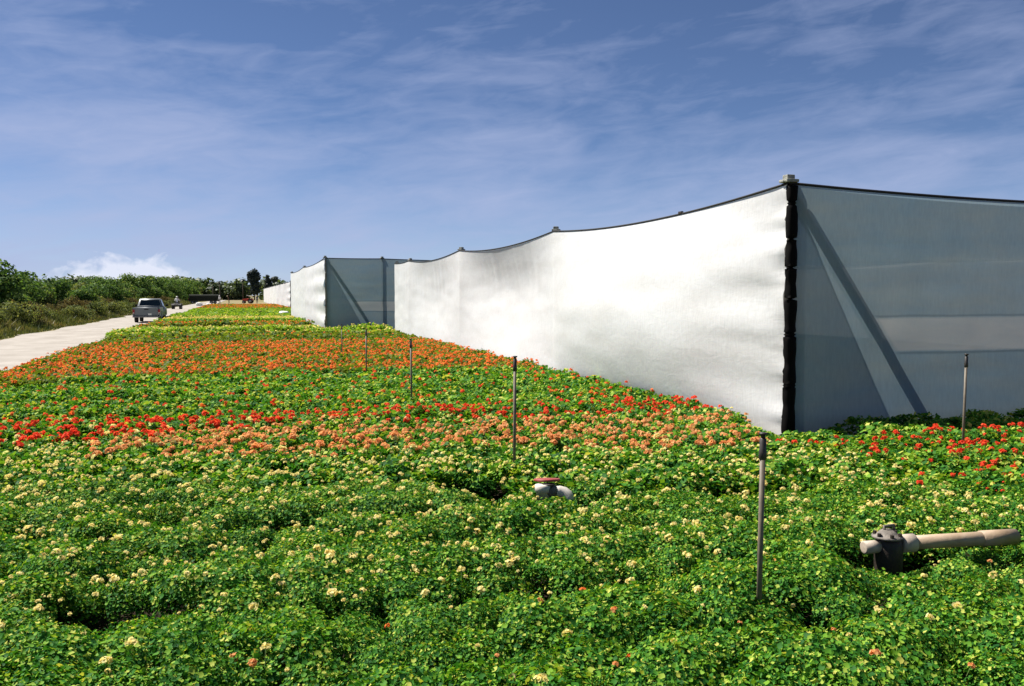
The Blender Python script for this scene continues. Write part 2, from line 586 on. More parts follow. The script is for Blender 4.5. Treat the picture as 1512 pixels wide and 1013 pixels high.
    if brace:
        bm = bmesh.new()
        tube(bm, [(0.16, 0.15, H - 0.12), (1.2, 0.15, H - 0.12 - 1.0 * (H - 0.12) / 2.08 * 1.04 / 1.04), (2.24, 0.15, 0.0)], 0.072, 10)
        obj('brace', bm, M['post'], root, True)
    # black film wound round the corner post and tied at intervals
    bm = bmesh.new()
    pts, rad = [], []
    nz = 90
    for i in range(nz + 1):
        z = 0.0 + (H - 0.02) * i / nz
        q = abs(math.sin(math.pi * (z + 0.05 + 0.10 * fold(z * 0.9, seed, 3)) / 0.48)) ** 0.7
        pts.append((0.05 + 0.008 * fold(z * 2, seed, 1), -0.012, z))
        rad.append((0.052 + 0.014 * (1 - z / H) + 0.016 * q) if sleeve else 0.036 + 0.008 * q)
    tube(bm, pts, rad, 14)
    for v in bm.verts:
        v.co.x += 0.006 * fold(v.co.x * 30, v.co.y * 30, v.co.z * 9)
        v.co.y += 0.006 * fold(v.co.x * 30 + 9, v.co.y * 30, v.co.z * 9)
    sv = obj('corner_sleeve', bm, M['black_film'] if sleeve else M['post'], root, True)
    if sleeve:
        sv['label'] = 'black plastic film tied round the corner post'
    return root


shade_house('tall white cloth shade house with black tied corner, nearest and largest along the field', 6.2, 24.0,
            [9.05, 17.2, 25.4, 33.6, 36.8], [6.2, 15.0, 24.0], 3.06, [0.33, -0.25, -0.13, -0.03], 0.15, 0.075, seed=1.3)
shade_house('middle white cloth shade house jutting out beyond the nearest one, standing nearer the road', 3.58, 16.0,
            [39.7, 53.3, 66.9], [3.58, 6.05, 16.0], 3.38, [0.07, 0.05], 0.10, 0.14, seed=7.7, sleeve=False)
shade_house('farthest white cloth shade house running back to the distant trees', 5.7, 18.0,
            [108 + 8.2 * i for i in range(16)], [5.7, 12.0, 18.0], 3.38, [0.06, -0.05], 0.08, 0.5, seed=15.1, sleeve=False, brace=False)

# ------------------------------------------------------------------ the flower field
CY, SY = math.cos(R(17.14)), math.sin(R(17.14))


def band_edges(pts):
    xs, ys = zip(*pts)
    return lambda x: np.interp(x, xs, ys)


peach_near = band_edges([(-1.4, 9.2), (-1.0, 8.5), (0, 8.3), (0.85, 8.1), (2.5, 8.05), (3.9, 7.45), (6.2, 7.45)])
peach_far = band_edges([(-1.4, 9.4), (-1, 9.75), (1.0, 9.95), (3.0, 9.7), (6.2, 9.6)])
red_near = band_edges([(-4, 9.7), (-1.3, 9.7), (0, 9.95), (1.0, 10.05), (3.3, 9.75), (6.2, 9.85)])
red_far = band_edges([(-4, 10.9), (-1.5, 11.1), (2.4, 11.05), (6.2, 10.9)])
orange_near = band_edges([(-6, 15.6), (-3.6, 15.8), (-2.3, 16.9), (0, 17.5), (6.2, 17.3)])


def zone(x, y):
    """Which planting a plant at (x, y) belongs to."""
    if x > 5.25 + 0.12 * math.sin(y * 3) and y < 8.9 and y > 4.6 - (x - 5.3) * 0.1:
        return 'scarlet'
    if y > 148:
        return None
    if -1.35 < x < 6.2 and peach_near(x) <= y < peach_far(x):
        return 'peach'
    if y < red_near(x):
        return 'cream'
    if y < red_far(x):
        return 'red'
    if y < orange_near(x):
        return 'sparse'
    if y < 29.0:
        return 'orange'
    if y < 35.2:
        return 'olive'
    if y < 43.5:
        return 'yellow_green'
    if y < 51.0:
        return 'rust'
    if y < 62.5:
        return 'straw'
    if y < 102:
        return 'lime'
    return 'far_orange'


def right_edge(y):
    if y < 8.85:
        return 24.0
    if y < 36.6:
        return 5.98
    if y < 39.5:
        return 5.9
    if y < 66.9:
        return 3.34
    return 5.45


# hollows in the canopy where plants have failed: x, y, radius
HOLES = [(1.98, 6.60, 0.30), (1.72, 6.75, 0.24), (0.95, 4.00, 0.19), (0.66, 3.86, 0.17), (2.62, 3.48, 0.20), (-0.78, 4.72, 0.17), (-0.55, 4.62, 0.15), (2.05, 4.32, 0.20), (1.35, 4.30, 0.18), (3.6, 4.0, 0.26), (4.15, 3.98, 0.22),
         (3.72, 6.05, 0.2), (4.1, 6.0, 0.2), (-0.55, 6.5, 0.22), (0.1, 5.62, 0.2), (0.2, 3.5, 0.12)]
VALVE, PIPE = (2.22, 6.33), (3.65, 4.26)


def field_plants():
    out = []
    bed, y = 0, 2.0
    offs = (0.0, 0.225, 0.45)
    while y < 148.0:
        step = 0.27 if y < 60 else 0.36
        for r, o in enumerate(offs):
            yr = y + o
            x = -4.45 - 0.15 * math.sin(yr * 0.21) + (0.35 if 29 < yr < 36 else 0.0)
            while x < right_edge(yr):
                d = x * SY + yr * CY
                l = x * CY - yr * SY
                lim = 0.5817 * d + 0.8
                if d > 2.35 and abs(l) < lim:
                    px = x + random.gauss(0, 0.05)
                    pyy = yr + random.gauss(0, 0.045) + 0.05 * fold(x * 0.35, bed * 3.1, 0)
                    k = (1.0 if r == 1 else 0.93) + 0.09 * fold(px * 0.55, pyy * 0.8, 3) + random.uniform(-0.06, 0.06)
                    for hx, hy, hr in HOLES:
                        q = math.hypot(px - hx, pyy - hy)
                        if q < hr * 0.8:
                            k = 0.0
                        elif q < hr + 0.2:
                            k = min(k, 0.75)
                    if 1.95 < px < 2.6 and 5.8 < pyy < 6.25:
                        k = min(k, 0.66)
                    if math.hypot(px - VALVE[0] - 0.12, (pyy - VALVE[1]) * 1.2) < 0.22:
                        k = 0.0
                    if PIPE[0] - 0.2 < px < PIPE[0] + 0.5 and abs(pyy - PIPE[1] + 0.06) < 0.17:
                        k = 0.4
                    if PIPE[0] + 0.5 <= px < PIPE[0] + 1.3 and abs(pyy - PIPE[1] + 0.0) < 0.12:
                        k = min(k, 0.62)
                    if pyy > right_edge(yr) and False:
                        k = 0.0
                    # thin, gappy patches along the furrows
                    if fold(px * 0.9 + 40, bed * 1.7, r * 0.8) > 0.45:
                        k *= 0.78
                    if 36.6 < pyy < 37.7 or 43.9 < pyy < 44.8 or 51.6 < pyy < 52.4:
                        k *= 1.45 + 0.6 * fold(px * 0.4, pyy, 7)
                    elif pyy > 10:
                        k *= 1.0 + 0.22 * fold(bed * 7.3, px * 0.2, 4)
                    if 5.35 < px < 6.9 and 7.5 < pyy < 9.1:
                        k *= 0.6
                    if k > 0.2 and not (8.8 < pyy < 9.3 and px > 5.9):
                        out.append((px, pyy, k, d, l))
                x += step * random.uniform(0.9, 1.1)
        bed += 1
        y += (0.83 + random.choice((-0.05, 0.0, 0.0, 0.05, 0.12))) if y < 30 else 0.92
    return out


PL = field_plants()
KEY = np.array([p[3] for p in PL])

# --- leaf templates
a7 = [(math.cos(2 * math.pi * k / 8), math.sin(2 * math.pi * k / 8)) for k in range(8)]
LEAF8_V = [(0, -0.0, -0.16)] + [(c * (1.0 if k % 2 else 0.86), s * (1.0 if k % 2 else 0.86), 0.10 if k % 2 else 0.02) for k, (c, s) in enumerate(a7)]
LEAF8_V[7] = (0.0, -0.35, -0.05)                      # the notch at the stalk
LEAF8_F = [(0, 1 + k, 1 + (k + 1) % 8) for k in range(8)]
LEAF4_V = [(0, 0, -0.15), (1, 0, 0.06), (0.1, 1, 0.0), (-1, 0.1, 0.1), (0, -0.9, 0.0)]
LEAF4_F = [(0, 1, 2), (0, 2, 3), (0, 3, 4), (0, 4, 1)]
LEAF2_V = [(1, 0, 0.12), (0, 0.9, -0.05), (-1, 0, 0.12), (0, -0.9, -0.05)]
LEAF2_F = [(0, 1, 2), (0, 2, 3)]


def plant_leaves(rng, n, rad, hgt, lr):
    """Leaf positions, facings and sizes on and under a low uneven dome."""
    th = rng.uniform(0, 2 * np.pi, n)
    q = np.sqrt(rng.uniform(0, 1, n))
    lump = 1 + 0.22 * np.sin(3 * th + rng.uniform(0, 6)) * q + 0.15 * np.sin(5 * th + rng.uniform(0, 6)) * q
    x, y = rad * q * np.cos(th) * lump, rad * q * np.sin(th) * lump
    depth = np.where(rng.uniform(0, 1, n) < 0.68, rng.uniform(0.86, 1.10, n), rng.uniform(0.25, 0.9, n))
    z = hgt * np.sqrt(np.clip(1.05 - q ** 2.8 * 0.55, 0.05, None)) * depth + rng.normal(0, 0.012, n)
    nrm = np.stack([x / rad * 0.75, y / rad * 0.75, np.full(n, 0.75)], 1) + rng.normal(0, 0.42, (n, 3))
    nrm[:, 2] = np.abs(nrm[:, 2]) + 0.08
    nrm[:, :2] += np.array([-0.16, 0.13])
    sc = lr * np.clip(rng.lognormal(-0.08, 0.33, n), 0.4, 1.55)
    return np.stack([x, y, z], 1), nrm, sc


def plant_mesh(seed, n, lr, TV, TF, mats):
    rng = np.random.default_rng(seed)
    p, nr, sc = plant_leaves(rng, n, 0.222, 0.285, lr)
    V, F = scatter(TV, TF, p, basis(nr, rng.uniform(0, 6.28, n)), sc)
    ti = np.clip(rng.beta(1.15, 1.9, n) + (p[:, 2] / 0.3 - 0.6) * 0.18, 0, 1)  # leaves low in the dome tinted darker: canopy shade put into the tint
    # a few stalks from the ground up into the leaves
    return np_mesh('foliage', V, F, mats, np.repeat(ti, len(TF)))


def head_mesh(seed, col, n=18, rad=0.027, stem=0.10):
    """A rounded umbel of small five-petalled florets on a thin stalk."""
    rng = np.random.default_rng(seed)
    ph = np.arccos(rng.uniform(0.0, 1, n))
    th = rng.uniform(0, 6.28, n)
    d = np.stack([np.sin(ph) * np.cos(th), np.sin(ph) * np.sin(th), np.cos(ph) * 0.8], 1)
    pos = d * rad * rng.uniform(0.75, 1.1, (n, 1))
    pv = [(0, 0, -0.15)] + [(math.cos(2 * math.pi * k / 5), math.sin(2 * math.pi * k / 5), 0.1) for k in range(5)]
    pf = [(0, 1 + k, 1 + (k + 1) % 5) for k in range(5)]
    V, F = scatter(pv, pf, pos, basis(d + rng.normal(0, 0.3, (n, 3)), rng.uniform(0, 6.28, n)), rng.uniform(0.009, 0.015, n))
    ti = np.repeat(rng.uniform(0.1, 1, n), 5)
    k = len(V)
    r = 0.0028
    bx, by = rng.uniform(-0.03, 0.03, 2)
    sv = [(r, 0, 0), (-r, r, 0), (-r, -r, 0), (bx + r, by, -stem), (bx - r, by + r, -stem), (bx - r, by - r, -stem)]
    sf = [(0, 1, 4), (0, 4, 3), (1, 2, 5), (1, 5, 4), (2, 0, 3), (2, 3, 5)]
    V = np.concatenate([V, sv])
    F = np.concatenate([F, np.array(sf) + k])
    mi = np.concatenate([np.zeros(len(ti)), np.ones(6)])
    return np_mesh('flower_head', V, F, [M[col], M['stem']], np.concatenate([ti, np.full(6, 0.4)]), midx=mi)


NEAR = [plant_mesh(100 + i, 2100, 0.0104, LEAF8_V, LEAF8_F, [M['leaf']]) for i in range(10)]
HEADS = {c: [head_mesh(300 + 10 * j + i, c) for i in range(5)] for j, c in enumerate(('cream', 'peach', 'red', 'orange'))}

# the 300 plants that show largest stand as plants of their own
vis = [i for i, p in enumerate(PL) if abs(p[4]) < 0.5817 * p[3] + 0.22 and p[3] > 2.85]
vis.sort(key=lambda i: PL[i][3])
OWN = vis[:300]
own = set(OWN)
LAB = {
    'cream': 'leafy green geranium plant with small cream flower heads in the nearest beds',
    'bare': 'leafy green geranium plant without open flowers in the nearest beds',
    'blush': 'leafy green geranium plant in the nearest beds with a pinkish red bud head',
    'scarlet': 'leafy green geranium plant with scarlet heads in front of the shaded end cloth',
}
for n, i in enumerate(OWN):
    x, y, k, d, l = PL[i]
    z = zone(x, y)
    p_fl = 0.5 if y < 3.9 else (0.85 if y < 4.5 else 0.97)
    nh = 0
    kind = 'bare'
    if z == 'scarlet':
        kind, nh = 'scarlet', random.choice((1, 2, 2, 3))
    elif random.random() < p_fl:
        nh = random.choice((4, 5, 6, 7, 8)) if y > 4.5 else random.choice((1, 1, 2))
        kind = 'cream'
        if y < 4.3 and random.random() < 0.22:
            kind, nh = 'blush', 1
    e = empty('geranium_plant', (x, y, 0), random.uniform(0, 6.28), LAB[kind], 'plant', 'geranium plants in the nearest beds, ' + kind)
    f = link(bpy.data.objects.new('foliage', NEAR[n % 10]), e)
    f.scale = (k * random.uniform(0.92, 1.08), k * random.uniform(0.92, 1.08), k)
    for h in range(nh):
        c = {'cream': 'cream', 'blush': random.choice(('peach', 'peach', 'orange')), 'scarlet': 'red'}[kind]
        o = link(bpy.data.objects.new('flower_head', random.choice(HEADS[c])), e)
        th, q = random.uniform(0, 6.28), 0.215 * math.sqrt(random.random())
        o.location = (q * math.cos(th), q * math.sin(th), k * 0.285 * math.sqrt(1.05 - (q / 0.225) ** 2.8 * 0.55) + random.uniform(0.015, 0.06))
        o.rotation_euler = (random.uniform(-0.5, 0.5), random.uniform(-0.5, 0.5), random.uniform(0, 6.28))
        o.scale = [random.choice((0.36, 0.42, 0.5, 0.62, 0.85)) * random.uniform(0.9, 1.1)] * 3

# all other plants, bed by bed
BEDS = {
    'cream': ('dense green geranium beds dotted with cream flowers behind the nearest plants', 'leaf', [('cream', 6.0)]),
    'scarlet': ('scarlet geranium patch in the shade house shadow before the shaded end cloth', 'leaf', [('red', 2.8)]),
    'peach': ('strip of peach coloured geraniums running to the corner of the nearest shade house', 'leaf', [('peach', 5.0), ('cream', 0.3)]),
    'red': ('narrow strip of bright red geraniums just behind the peach strip', 'leaf', [('red', 5.2), ('cream', 0.2)]),
    'sparse': ('green geranium beds with scattered red flowers between red and orange strips', 'leaf', [('red', 0.28), ('orange', 0.22)]),
    'orange': ('broad dense orange red geranium bed reaching from road to white wall', 'leaf_olive', [('orange', 2.6)]),
    'olive': ('olive green bed with few orange flowers behind the broad orange bed', 'leaf_olive', [('orange', 0.15)]),
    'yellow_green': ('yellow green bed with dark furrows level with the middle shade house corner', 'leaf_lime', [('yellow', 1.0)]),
    'rust': ('thin rust orange bed across the field beside the pickup', 'leaf_olive', [('orange', 1.1)]),
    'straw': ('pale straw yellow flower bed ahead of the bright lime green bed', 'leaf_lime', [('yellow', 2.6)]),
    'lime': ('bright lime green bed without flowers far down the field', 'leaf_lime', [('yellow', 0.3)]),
    'far_orange': ('orange red flower strip along the far end of the field', 'leaf_olive', [('orange', 4.5)]),
}
byz = {}
for i, p in enumerate(PL):
    if i in own:
        continue
    z = zone(p[0], p[1])
    if z:
        byz.setdefault(z, []).append(p)

PV = [(1, 0, 0.05), (0.31, 0.95, 0), (-0.81, 0.59, 0.05), (-0.81, -0.59, 0), (0.31, -0.95, 0.05)]
PF5 = [(0, 1, 2), (0, 2, 3), (0, 3, 4)]


def lod(d):
    if d < 9.5:
        return 430, 0.0205, LEAF4_V, LEAF4_F
    if d < 15:
        return 290, 0.0255, LEAF2_V, LEAF2_F
    if d < 30:
        return 100, 0.039, LEAF2_V, LEAF2_F
    if d < 62:
        return 40, 0.065, LEAF2_V, LEAF2_F
    return 14, 0.13, LEAF2_V, LEAF2_F


for zname, plants in byz.items():
    label, leafm, fl = BEDS[zname]
    rng = np.random.default_rng(hash(zname) % 1 + len(plants))
    groups = {}
    for p in plants:
        groups.setdefault(lod(p[3])[0], []).append(p)
    Vs, Fs, Ts, base = [], [], [], 0
    HP, HD, HC = [], [], []                           # flower heads: position, distance, colour
    for n, ps in groups.items():
        _, lr, TV, TF = lod(ps[0][3])
        A = np.array(ps)
        N = len(A)
        pos, nr, sc = plant_leaves(rng, n * N, 0.218, 0.285, lr)
        rep = np.repeat(np.arange(N), n)
        kk = A[rep, 2]
        ph = rng.uniform(0, 6.28, N)[rep]
        xy = np.stack([pos[:, 0] * np.cos(ph) - pos[:, 1] * np.sin(ph), pos[:, 0] * np.sin(ph) + pos[:, 1] * np.cos(ph)], 1)
        P3 = np.stack([xy[:, 0] * kk + A[rep, 0], xy[:, 1] * kk + A[rep, 1], pos[:, 2] * kk], 1)
        V, F = scatter(TV, TF, P3, basis(nr, rng.uniform(0, 6.28, n * N)), sc)
        pt = rng.normal(0, 0.05, N)[rep]
        ti = np.clip(rng.beta(1.15, 1.9, n * N) + (pos[:, 2] / 0.3 - 0.6) * 0.18 + pt, 0, 1)  # darker towards the ground too, shade inside the plants carried by the tint
        Vs.append(V)
        Fs.append(F + base)
        Ts.append(np.repeat(ti, len(TF)))
        base += len(V)
        for (x, y, k, d, l) in ps:
            for c, rate in fl:
                patch = 1.0 + ({'peach': 0.3, 'red': 0.3, 'cream': 0.4}.get(zname, 0.8)) * fold(x * 0.5 + 11, y * 0.45, len(zname))
                if zname == 'straw':
                    rate = 0.6 if y < 57.5 else 5.0
                if zname == 'scarlet' and y > 7.75:       # the row against the cloth has not flowered
                    rate = 0.0
                for _ in range(int(rng.poisson(max(0.0, rate * patch)))):
                    th, q = rng.uniform(0, 6.28), 0.22 * math.sqrt(rng.uniform())
                    HP.append((x + q * math.cos(th), y + q * math.sin(th), k * 0.285 * math.sqrt(1.05 - (q / 0.225) ** 2.8 * 0.55) + rng.uniform(0.025, 0.075)))
                    HD.append(d)
                    HC.append(c)
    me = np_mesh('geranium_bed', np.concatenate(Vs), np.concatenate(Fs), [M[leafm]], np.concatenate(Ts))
    root = link(bpy.data.objects.new('geranium_bed', me))
    tag(root, label, 'flower bed', None, 'stuff')
    HP, HD, HC = np.array(HP).reshape(-1, 3), np.array(HD), np.array(HC)
    order = np.argsort(HD)
    single = set()
    if zname in ('peach', 'red', 'scarlet', 'cream'):
        cand = [i for i in order if abs(HP[i, 0] * CY - HP[i, 1] * SY) < 0.5817 * HD[i] + 0.05 and HD[i] > 3.0]
        for i in cand[:290]:
            single.add(int(i))
            o = link(bpy.data.objects.new('flower_head', random.choice(HEADS[HC[i]])), root)
            o.location = HP[i]
            o.rotation_euler = (random.uniform(-0.4, 0.4), random.uniform(-0.4, 0.4), random.uniform(0, 6.28))
            s = random.uniform(0.7, 1.15) * ({'peach': 1.3, 'red': 1.25, 'scarlet': 1.0}.get(zname, 0.7))
            o.scale = (s, s, s)
    for c in sorted(set(HC.tolist())):
        sel = np.array([i for i in range(len(HC)) if HC[i] == c and i not in single], int)
        if not len(sel):
            continue
        dist = HD[sel]
        nf = np.where(dist < 16, 8, np.where(dist < 32, 5, 2))
        rep = np.repeat(sel, nf)
        n = len(rep)
        hd = HD[rep]
        szf = {'cream': 0.48, 'peach': 0.82, 'red': 0.78}.get(c, 0.9)
        rad = np.where(hd < 32, 0.034, 0.03) * szf
        dd = rng.normal(0, 1, (n, 3))
        dd[:, 2] = np.abs(dd[:, 2]) * 0.9 + 0.15
        dd /= np.linalg.norm(dd, axis=1, keepdims=True)
        V, F = scatter(PV, PF5, HP[rep] + dd * rad[:, None], basis(dd + rng.normal(0, 0.25, (n, 3)), rng.uniform(0, 6.28, n)),
                       szf * np.where(hd < 16, 0.021, np.where(hd < 32, 0.024, np.where(hd < 95, 0.042, 0.055))) * rng.uniform(0.7, 1.2, n))
        fo = link(bpy.data.objects.new('flower_heads', np_mesh('flower_heads', V, F, [M[c]], np.repeat(rng.uniform(0, 1, n), 3))), root)
        fo['kind'] = 'stuff'

# ------------------------------------------------------------------ sprinkler risers
def riser(loc, top, tilt, label):
    e = empty('sprinkler_riser', loc, 0, label, 'sprinkler', 'sprinkler risers standing in the flower beds')
    e.rotation_euler = (R(tilt[0]), R(tilt[1]), 0)
    bm = bmesh.new()
    tube(bm, [(0, 0, -0.05), (0, 0, top - 0.10)], 0.0135, 12)
    obj('pipe', bm, M['riser'], e, True)
    bm = bmesh.new()
    tube(bm, [(0, 0, top - 0.135), (0, 0, top - 0.13), (0, 0, top - 0.09), (0, 0, top - 0.085), (0, 0, top - 0.03), (0, 0, top - 0.026)], [0.0145, 0.019, 0.019, 0.0165, 0.0165, 0.010], 12)
    obj('coupling', bm, M['riser_head'], e, True)
    bm = bmesh.new()
    tube(bm, [(0, 0, top - 0.028), (0, 0, top - 0.012), (0, 0, top - 0.010), (0, 0, top)], [0.010, 0.012, 0.021, 0.020], 12)
    obj('nozzle', bm, M['riser_head'], e, True)
    return e


riser((2.44, 3.75, 0), 1.075, (0, 0.6), 'thick grey sprinkler riser in the foreground below the black tied wall corner')
riser((2.28, 7.33, 0), 1.22, (0, 0.4), 'slim grey sprinkler riser just behind the red capped white valve')
riser((2.30, 12.28, 0), 1.14, (0, -0.4), 'thin sprinkler riser in front of the white wall end at middle distance')
riser((6.87, 7.01, 0), 1.17, (0, 0.9), 'tan sprinkler riser standing before the shaded end cloth at right')
riser((2.32, 17.14, 0), 1.10, (0, 0.3), 'very thin distant sprinkler riser in front of the passage between shade houses')
riser((2.45, 22.6, 0), 1.02, (0, 0.0), 'farthest and faintest sprinkler riser, below the middle shade house corner')

# ------------------------------------------------------------------ irrigation valves
e = empty('irrigation_valve', (VALVE[0] - 0.02, VALVE[1], -0.05), R(-12), 'white pipe elbow with flat red valve cap among cream flowers', 'valve')
bm = bmesh.new()
tube(bm, [(0, 0, -0.05), (0, 0, 0.29), (0, 0, 0.295), (0, 0, 0.345), (0, 0, 0.35)], [0.052, 0.052, 0.062, 0.062, 0.045], 18)
obj('standpipe', bm, M['pvc'], e, True)
bm = bmesh.new()
tube(bm, [(0.03, 0, 0.30), (0.065, 0, 0.297), (0.066, 0, 0.297), (0.085, 0, 0.295), (0.086, 0, 0.295), (0.105, 0, 0.292)], [0.046, 0.046, 0.054, 0.054, 0.046, 0.046], 18)
obj('threaded_collar', bm, M['iron_cap'], e, True)
bm = bmesh.new()
tube(bm, [(0.09, 0, 0.295), (0.13, 0, 0.29), (0.165, -0.005, 0.282), (0.19, -0.02, 0.265), (0.205, -0.03, 0.235), (0.21, -0.035, 0.19), (0.21, -0.035, 0.0)], [0.045, 0.046, 0.046, 0.045, 0.044, 0.042, 0.042], 16)
obj('elbow', bm, M['pvc'], e, True)
bm = bmesh.new()
tube(bm, [(0.045, 0, 0.352), (0.045, 0, 0.355), (0.045, 0, 0.368), (0.045, 0, 0.372)], [0.095, 0.105, 0.105, 0.098], 24)
obj('cap', bm, M['red_paint'], e, True)
bm = bmesh.new()
tube(bm, [(0.045, 0, 0.345), (0.045, 0, 0.353)], 0.05, 12)
obj('cap_stem', bm, M['iron'], e, True)
bpy.data.objects['cap'].rotation_euler = (R(-8), 0, 0)
bpy.data.objects['cap'].location = (0, 0.05, 0.003)

e = empty('irrigation_pipe', (PIPE[0], PIPE[1], -0.05), R(-6), 'tan irrigation pipe with dark bolted valve lying above the leaves at right', 'pipe')
bm = bmesh.new()
tube(bm, [(-0.165, 0, 0.315), (-0.163, 0, 0.315), (-0.06, 0, 0.318)], [0.030, 0.038, 0.038], 16)
obj('pipe_stub', bm, M['beige_pvc'], e, True)
bm = bmesh.new()
tube(bm, [(0, 0, -0.05), (0, 0, 0.10), (0, 0, 0.17), (0, 0, 0.22), (0, 0, 0.30), (0, 0, 0.345), (0, 0, 0.365)], [0.07, 0.074, 0.078, 0.080, 0.080, 0.075, 0.06], 20)
obj('valve_body', bm, M['iron'], e, True)
bm = bmesh.new()
tube(bm, [(-0.01, 0, 0.366), (-0.01, 0, 0.369), (-0.01, 0, 0.379), (-0.01, 0, 0.383), (-0.01, 0, 0.40), (-0.01, 0, 0.415)], [0.080, 0.088, 0.088, 0.065, 0.05, 0.03], 20)
cap = obj('bonnet', bm, M['iron_cap'], e, True)
for k in range(6):
    bm = bmesh.new()
    a = k * math.pi / 3 + 0.3
    tube(bm, [(-0.01 + 0.07 * math.cos(a), 0.07 * math.sin(a), 0.378), (-0.01 + 0.07 * math.cos(a), 0.07 * math.sin(a), 0.400)], 0.012, 6)
    obj('bolt', bm, M['iron'], cap)
bm = bmesh.new()
tube(bm, [(-0.03, 0, 0.405), (-0.03, 0, 0.435), (0.03, 0.0, 0.44), (0.035, 0, 0.41)], 0.010, 8)
obj('lifting_lug', bm, M['iron_cap'], cap, True)
bm = bmesh.new()
tube(bm, [(0.07, 0, 0.325), (0.072, 0, 0.325), (0.165, 0, 0.327), (0.168, 0, 0.327)], [0.045, 0.054, 0.054, 0.047], 18)
obj('coupling', bm, M['beige_pvc'], e, True)
bm = bmesh.new()
tube(bm, [(0.15, 0, 0.327), (0.5, 0, 0.327), (0.80, 0, 0.327)], 0.042, 18)
obj('pipe', bm, M['tan_pipe'], e, True)
bm = bmesh.new()
tube(bm, [(0.62, 0, 0.327), (0.622, 0, 0.327), (0.86, 0.0, 0.326), (0.862, 0, 0.326), (0.82, 0, 0.326)], [0.042, 0.048, 0.048, 0.041, 0.039], 18, False)
obj('pipe_end', bm, M['tan_pipe'], e, True)

# ------------------------------------------------------------------ pickup on the road
def loop_wheel(parent, x, y, r, wdt, sgn):
    wh = bpy.data.objects.new('wheel', None)
    link(wh, parent)
    wh.location = (x, y, r)
    bm = bmesh.new()
    h = wdt / 2
    tube(bm, [(-h, 0, 0), (-h * 0.96, 0, 0), (-h * 0.6, 0, 0), (h * 0.6, 0, 0), (h * 0.96, 0, 0), (h, 0, 0)], [r * 0.62, r * 0.92, r, r, r * 0.92, r * 0.62], 20)
    obj('tyre', bm, M['rubber'], wh, True)
    bm = bmesh.new()
    tube(bm, [(sgn * (h - 0.03), 0, 0), (sgn * (h + 0.008), 0, 0), (sgn * (h + 0.014), 0, 0)], [r * 0.60, r * 0.58, r * 0.2], 16)
    obj('rim', bm, M['steel'], wh, True)


M['steel'] = mat('wheel_steel', (0.32, 0.32, 0.33), 0.4, 0.8)
M['silver'] = worn('dusty_silver_paint', (0.15, 0.168, 0.18), (0.20, 0.215, 0.225), 2.0, 0.42, 0.25, spec=0.5)
M['glass'] = mat('dark_car_glass', (0.012, 0.022, 0.024), 0.08, 0, 0.6)
M['lamp_red'] = mat('red_tail_lens', (0.28, 0.012, 0.015), 0.25)
M['lamp_white'] = mat('reversing_lens', (0.7, 0.68, 0.62), 0.25)
M['plate'] = mat('white_plate', (0.85, 0.84, 0.80), 0.4)
M['chrome'] = mat('dull_bumper', (0.16, 0.16, 0.165), 0.4, 0.6)

e = empty('pickup_truck', (-5.62, 59.4, 0), R(-1.0), 'silver grey pickup truck seen from behind on the pale dirt road', 'truck')


def arch(yc, r, z0, n=9):
    return [(yc - r * math.cos(math.pi * k / n), z0 + r * math.sin(math.pi * k / n) * 0.95) for k in range(n + 1)]


prof = [(1.9, 0.42), (1.9, 0.98), (3.25, 1.0), (4.05, 0.93), (4.32, 0.84), (4.38, 0.5), (4.3, 0.42)] + list(reversed(arch(3.55, 0.38, 0.42)))
bm = bmesh.new()
prism(bm, prof, -0.81, 0.81)
bmesh.ops.bevel(bm, geom=[x for x in bm.edges if abs(x.verts[0].co.x - x.verts[1].co.x) < 1e-4], offset=0.03, segments=2, affect='EDGES')
body = obj('body', bm, M['silver'], e, True)
# load bed: two sides with wheel arches, floor and front board
for sx in (-1, 1):
    bm = bmesh.new()
    prism(bm, [(0.06, 0.46), (0.06, 0.97), (1.895, 0.97), (1.895, 0.42)] + list(reversed(arch(1.0, 0.38, 0.42))) + [(0.3, 0.44)], sx * 0.81, sx * 0.73)
    obj('bed_side', bm, M['silver'], e)
bm = bmesh.new()
box(bm, -0.728, 0.728, 0.09, 1.89, 0.50, 0.56)
obj('bed_floor', bm, M['chrome'], e)
bm = bmesh.new()
box(bm, -0.68, 0.68, 0.02, 0.088, 0.47, 0.965, 0.02)
tg = obj('tailgate', bm, M['silver'], e)
bm = bmesh.new()
box(bm, -0.12, 0.12, 0.005, 0.022, 0.84, 0.90, 0.005)
obj('handle', bm, M['rubber'], tg)
for sx in (-1, 1):
    bm = bmesh.new()
    box(bm, sx * 0.745 - 0.06, sx * 0.745 + 0.06, 0.0, 0.065, 0.60, 0.86, 0.012)
    tl = obj('tail_light', bm, M['lamp_red'], e)
    bm = bmesh.new()
    box(bm, sx * 0.745 - 0.045, sx * 0.745 + 0.045, -0.006, 0.01, 0.62, 0.67)
    obj('lens', bm, M['lamp_white'], tl)
bm = bmesh.new()
box(bm, -0.80, 0.80, -0.09, 0.03, 0.36, 0.46, 0.02)
bp = obj('bumper', bm, M['chrome'], e)
bm = bmesh.new()
box(bm, 0.10, 0.30, -0.012, 0.018, 0.50, 0.61)
obj('number_plate', bm, M['plate'], e)
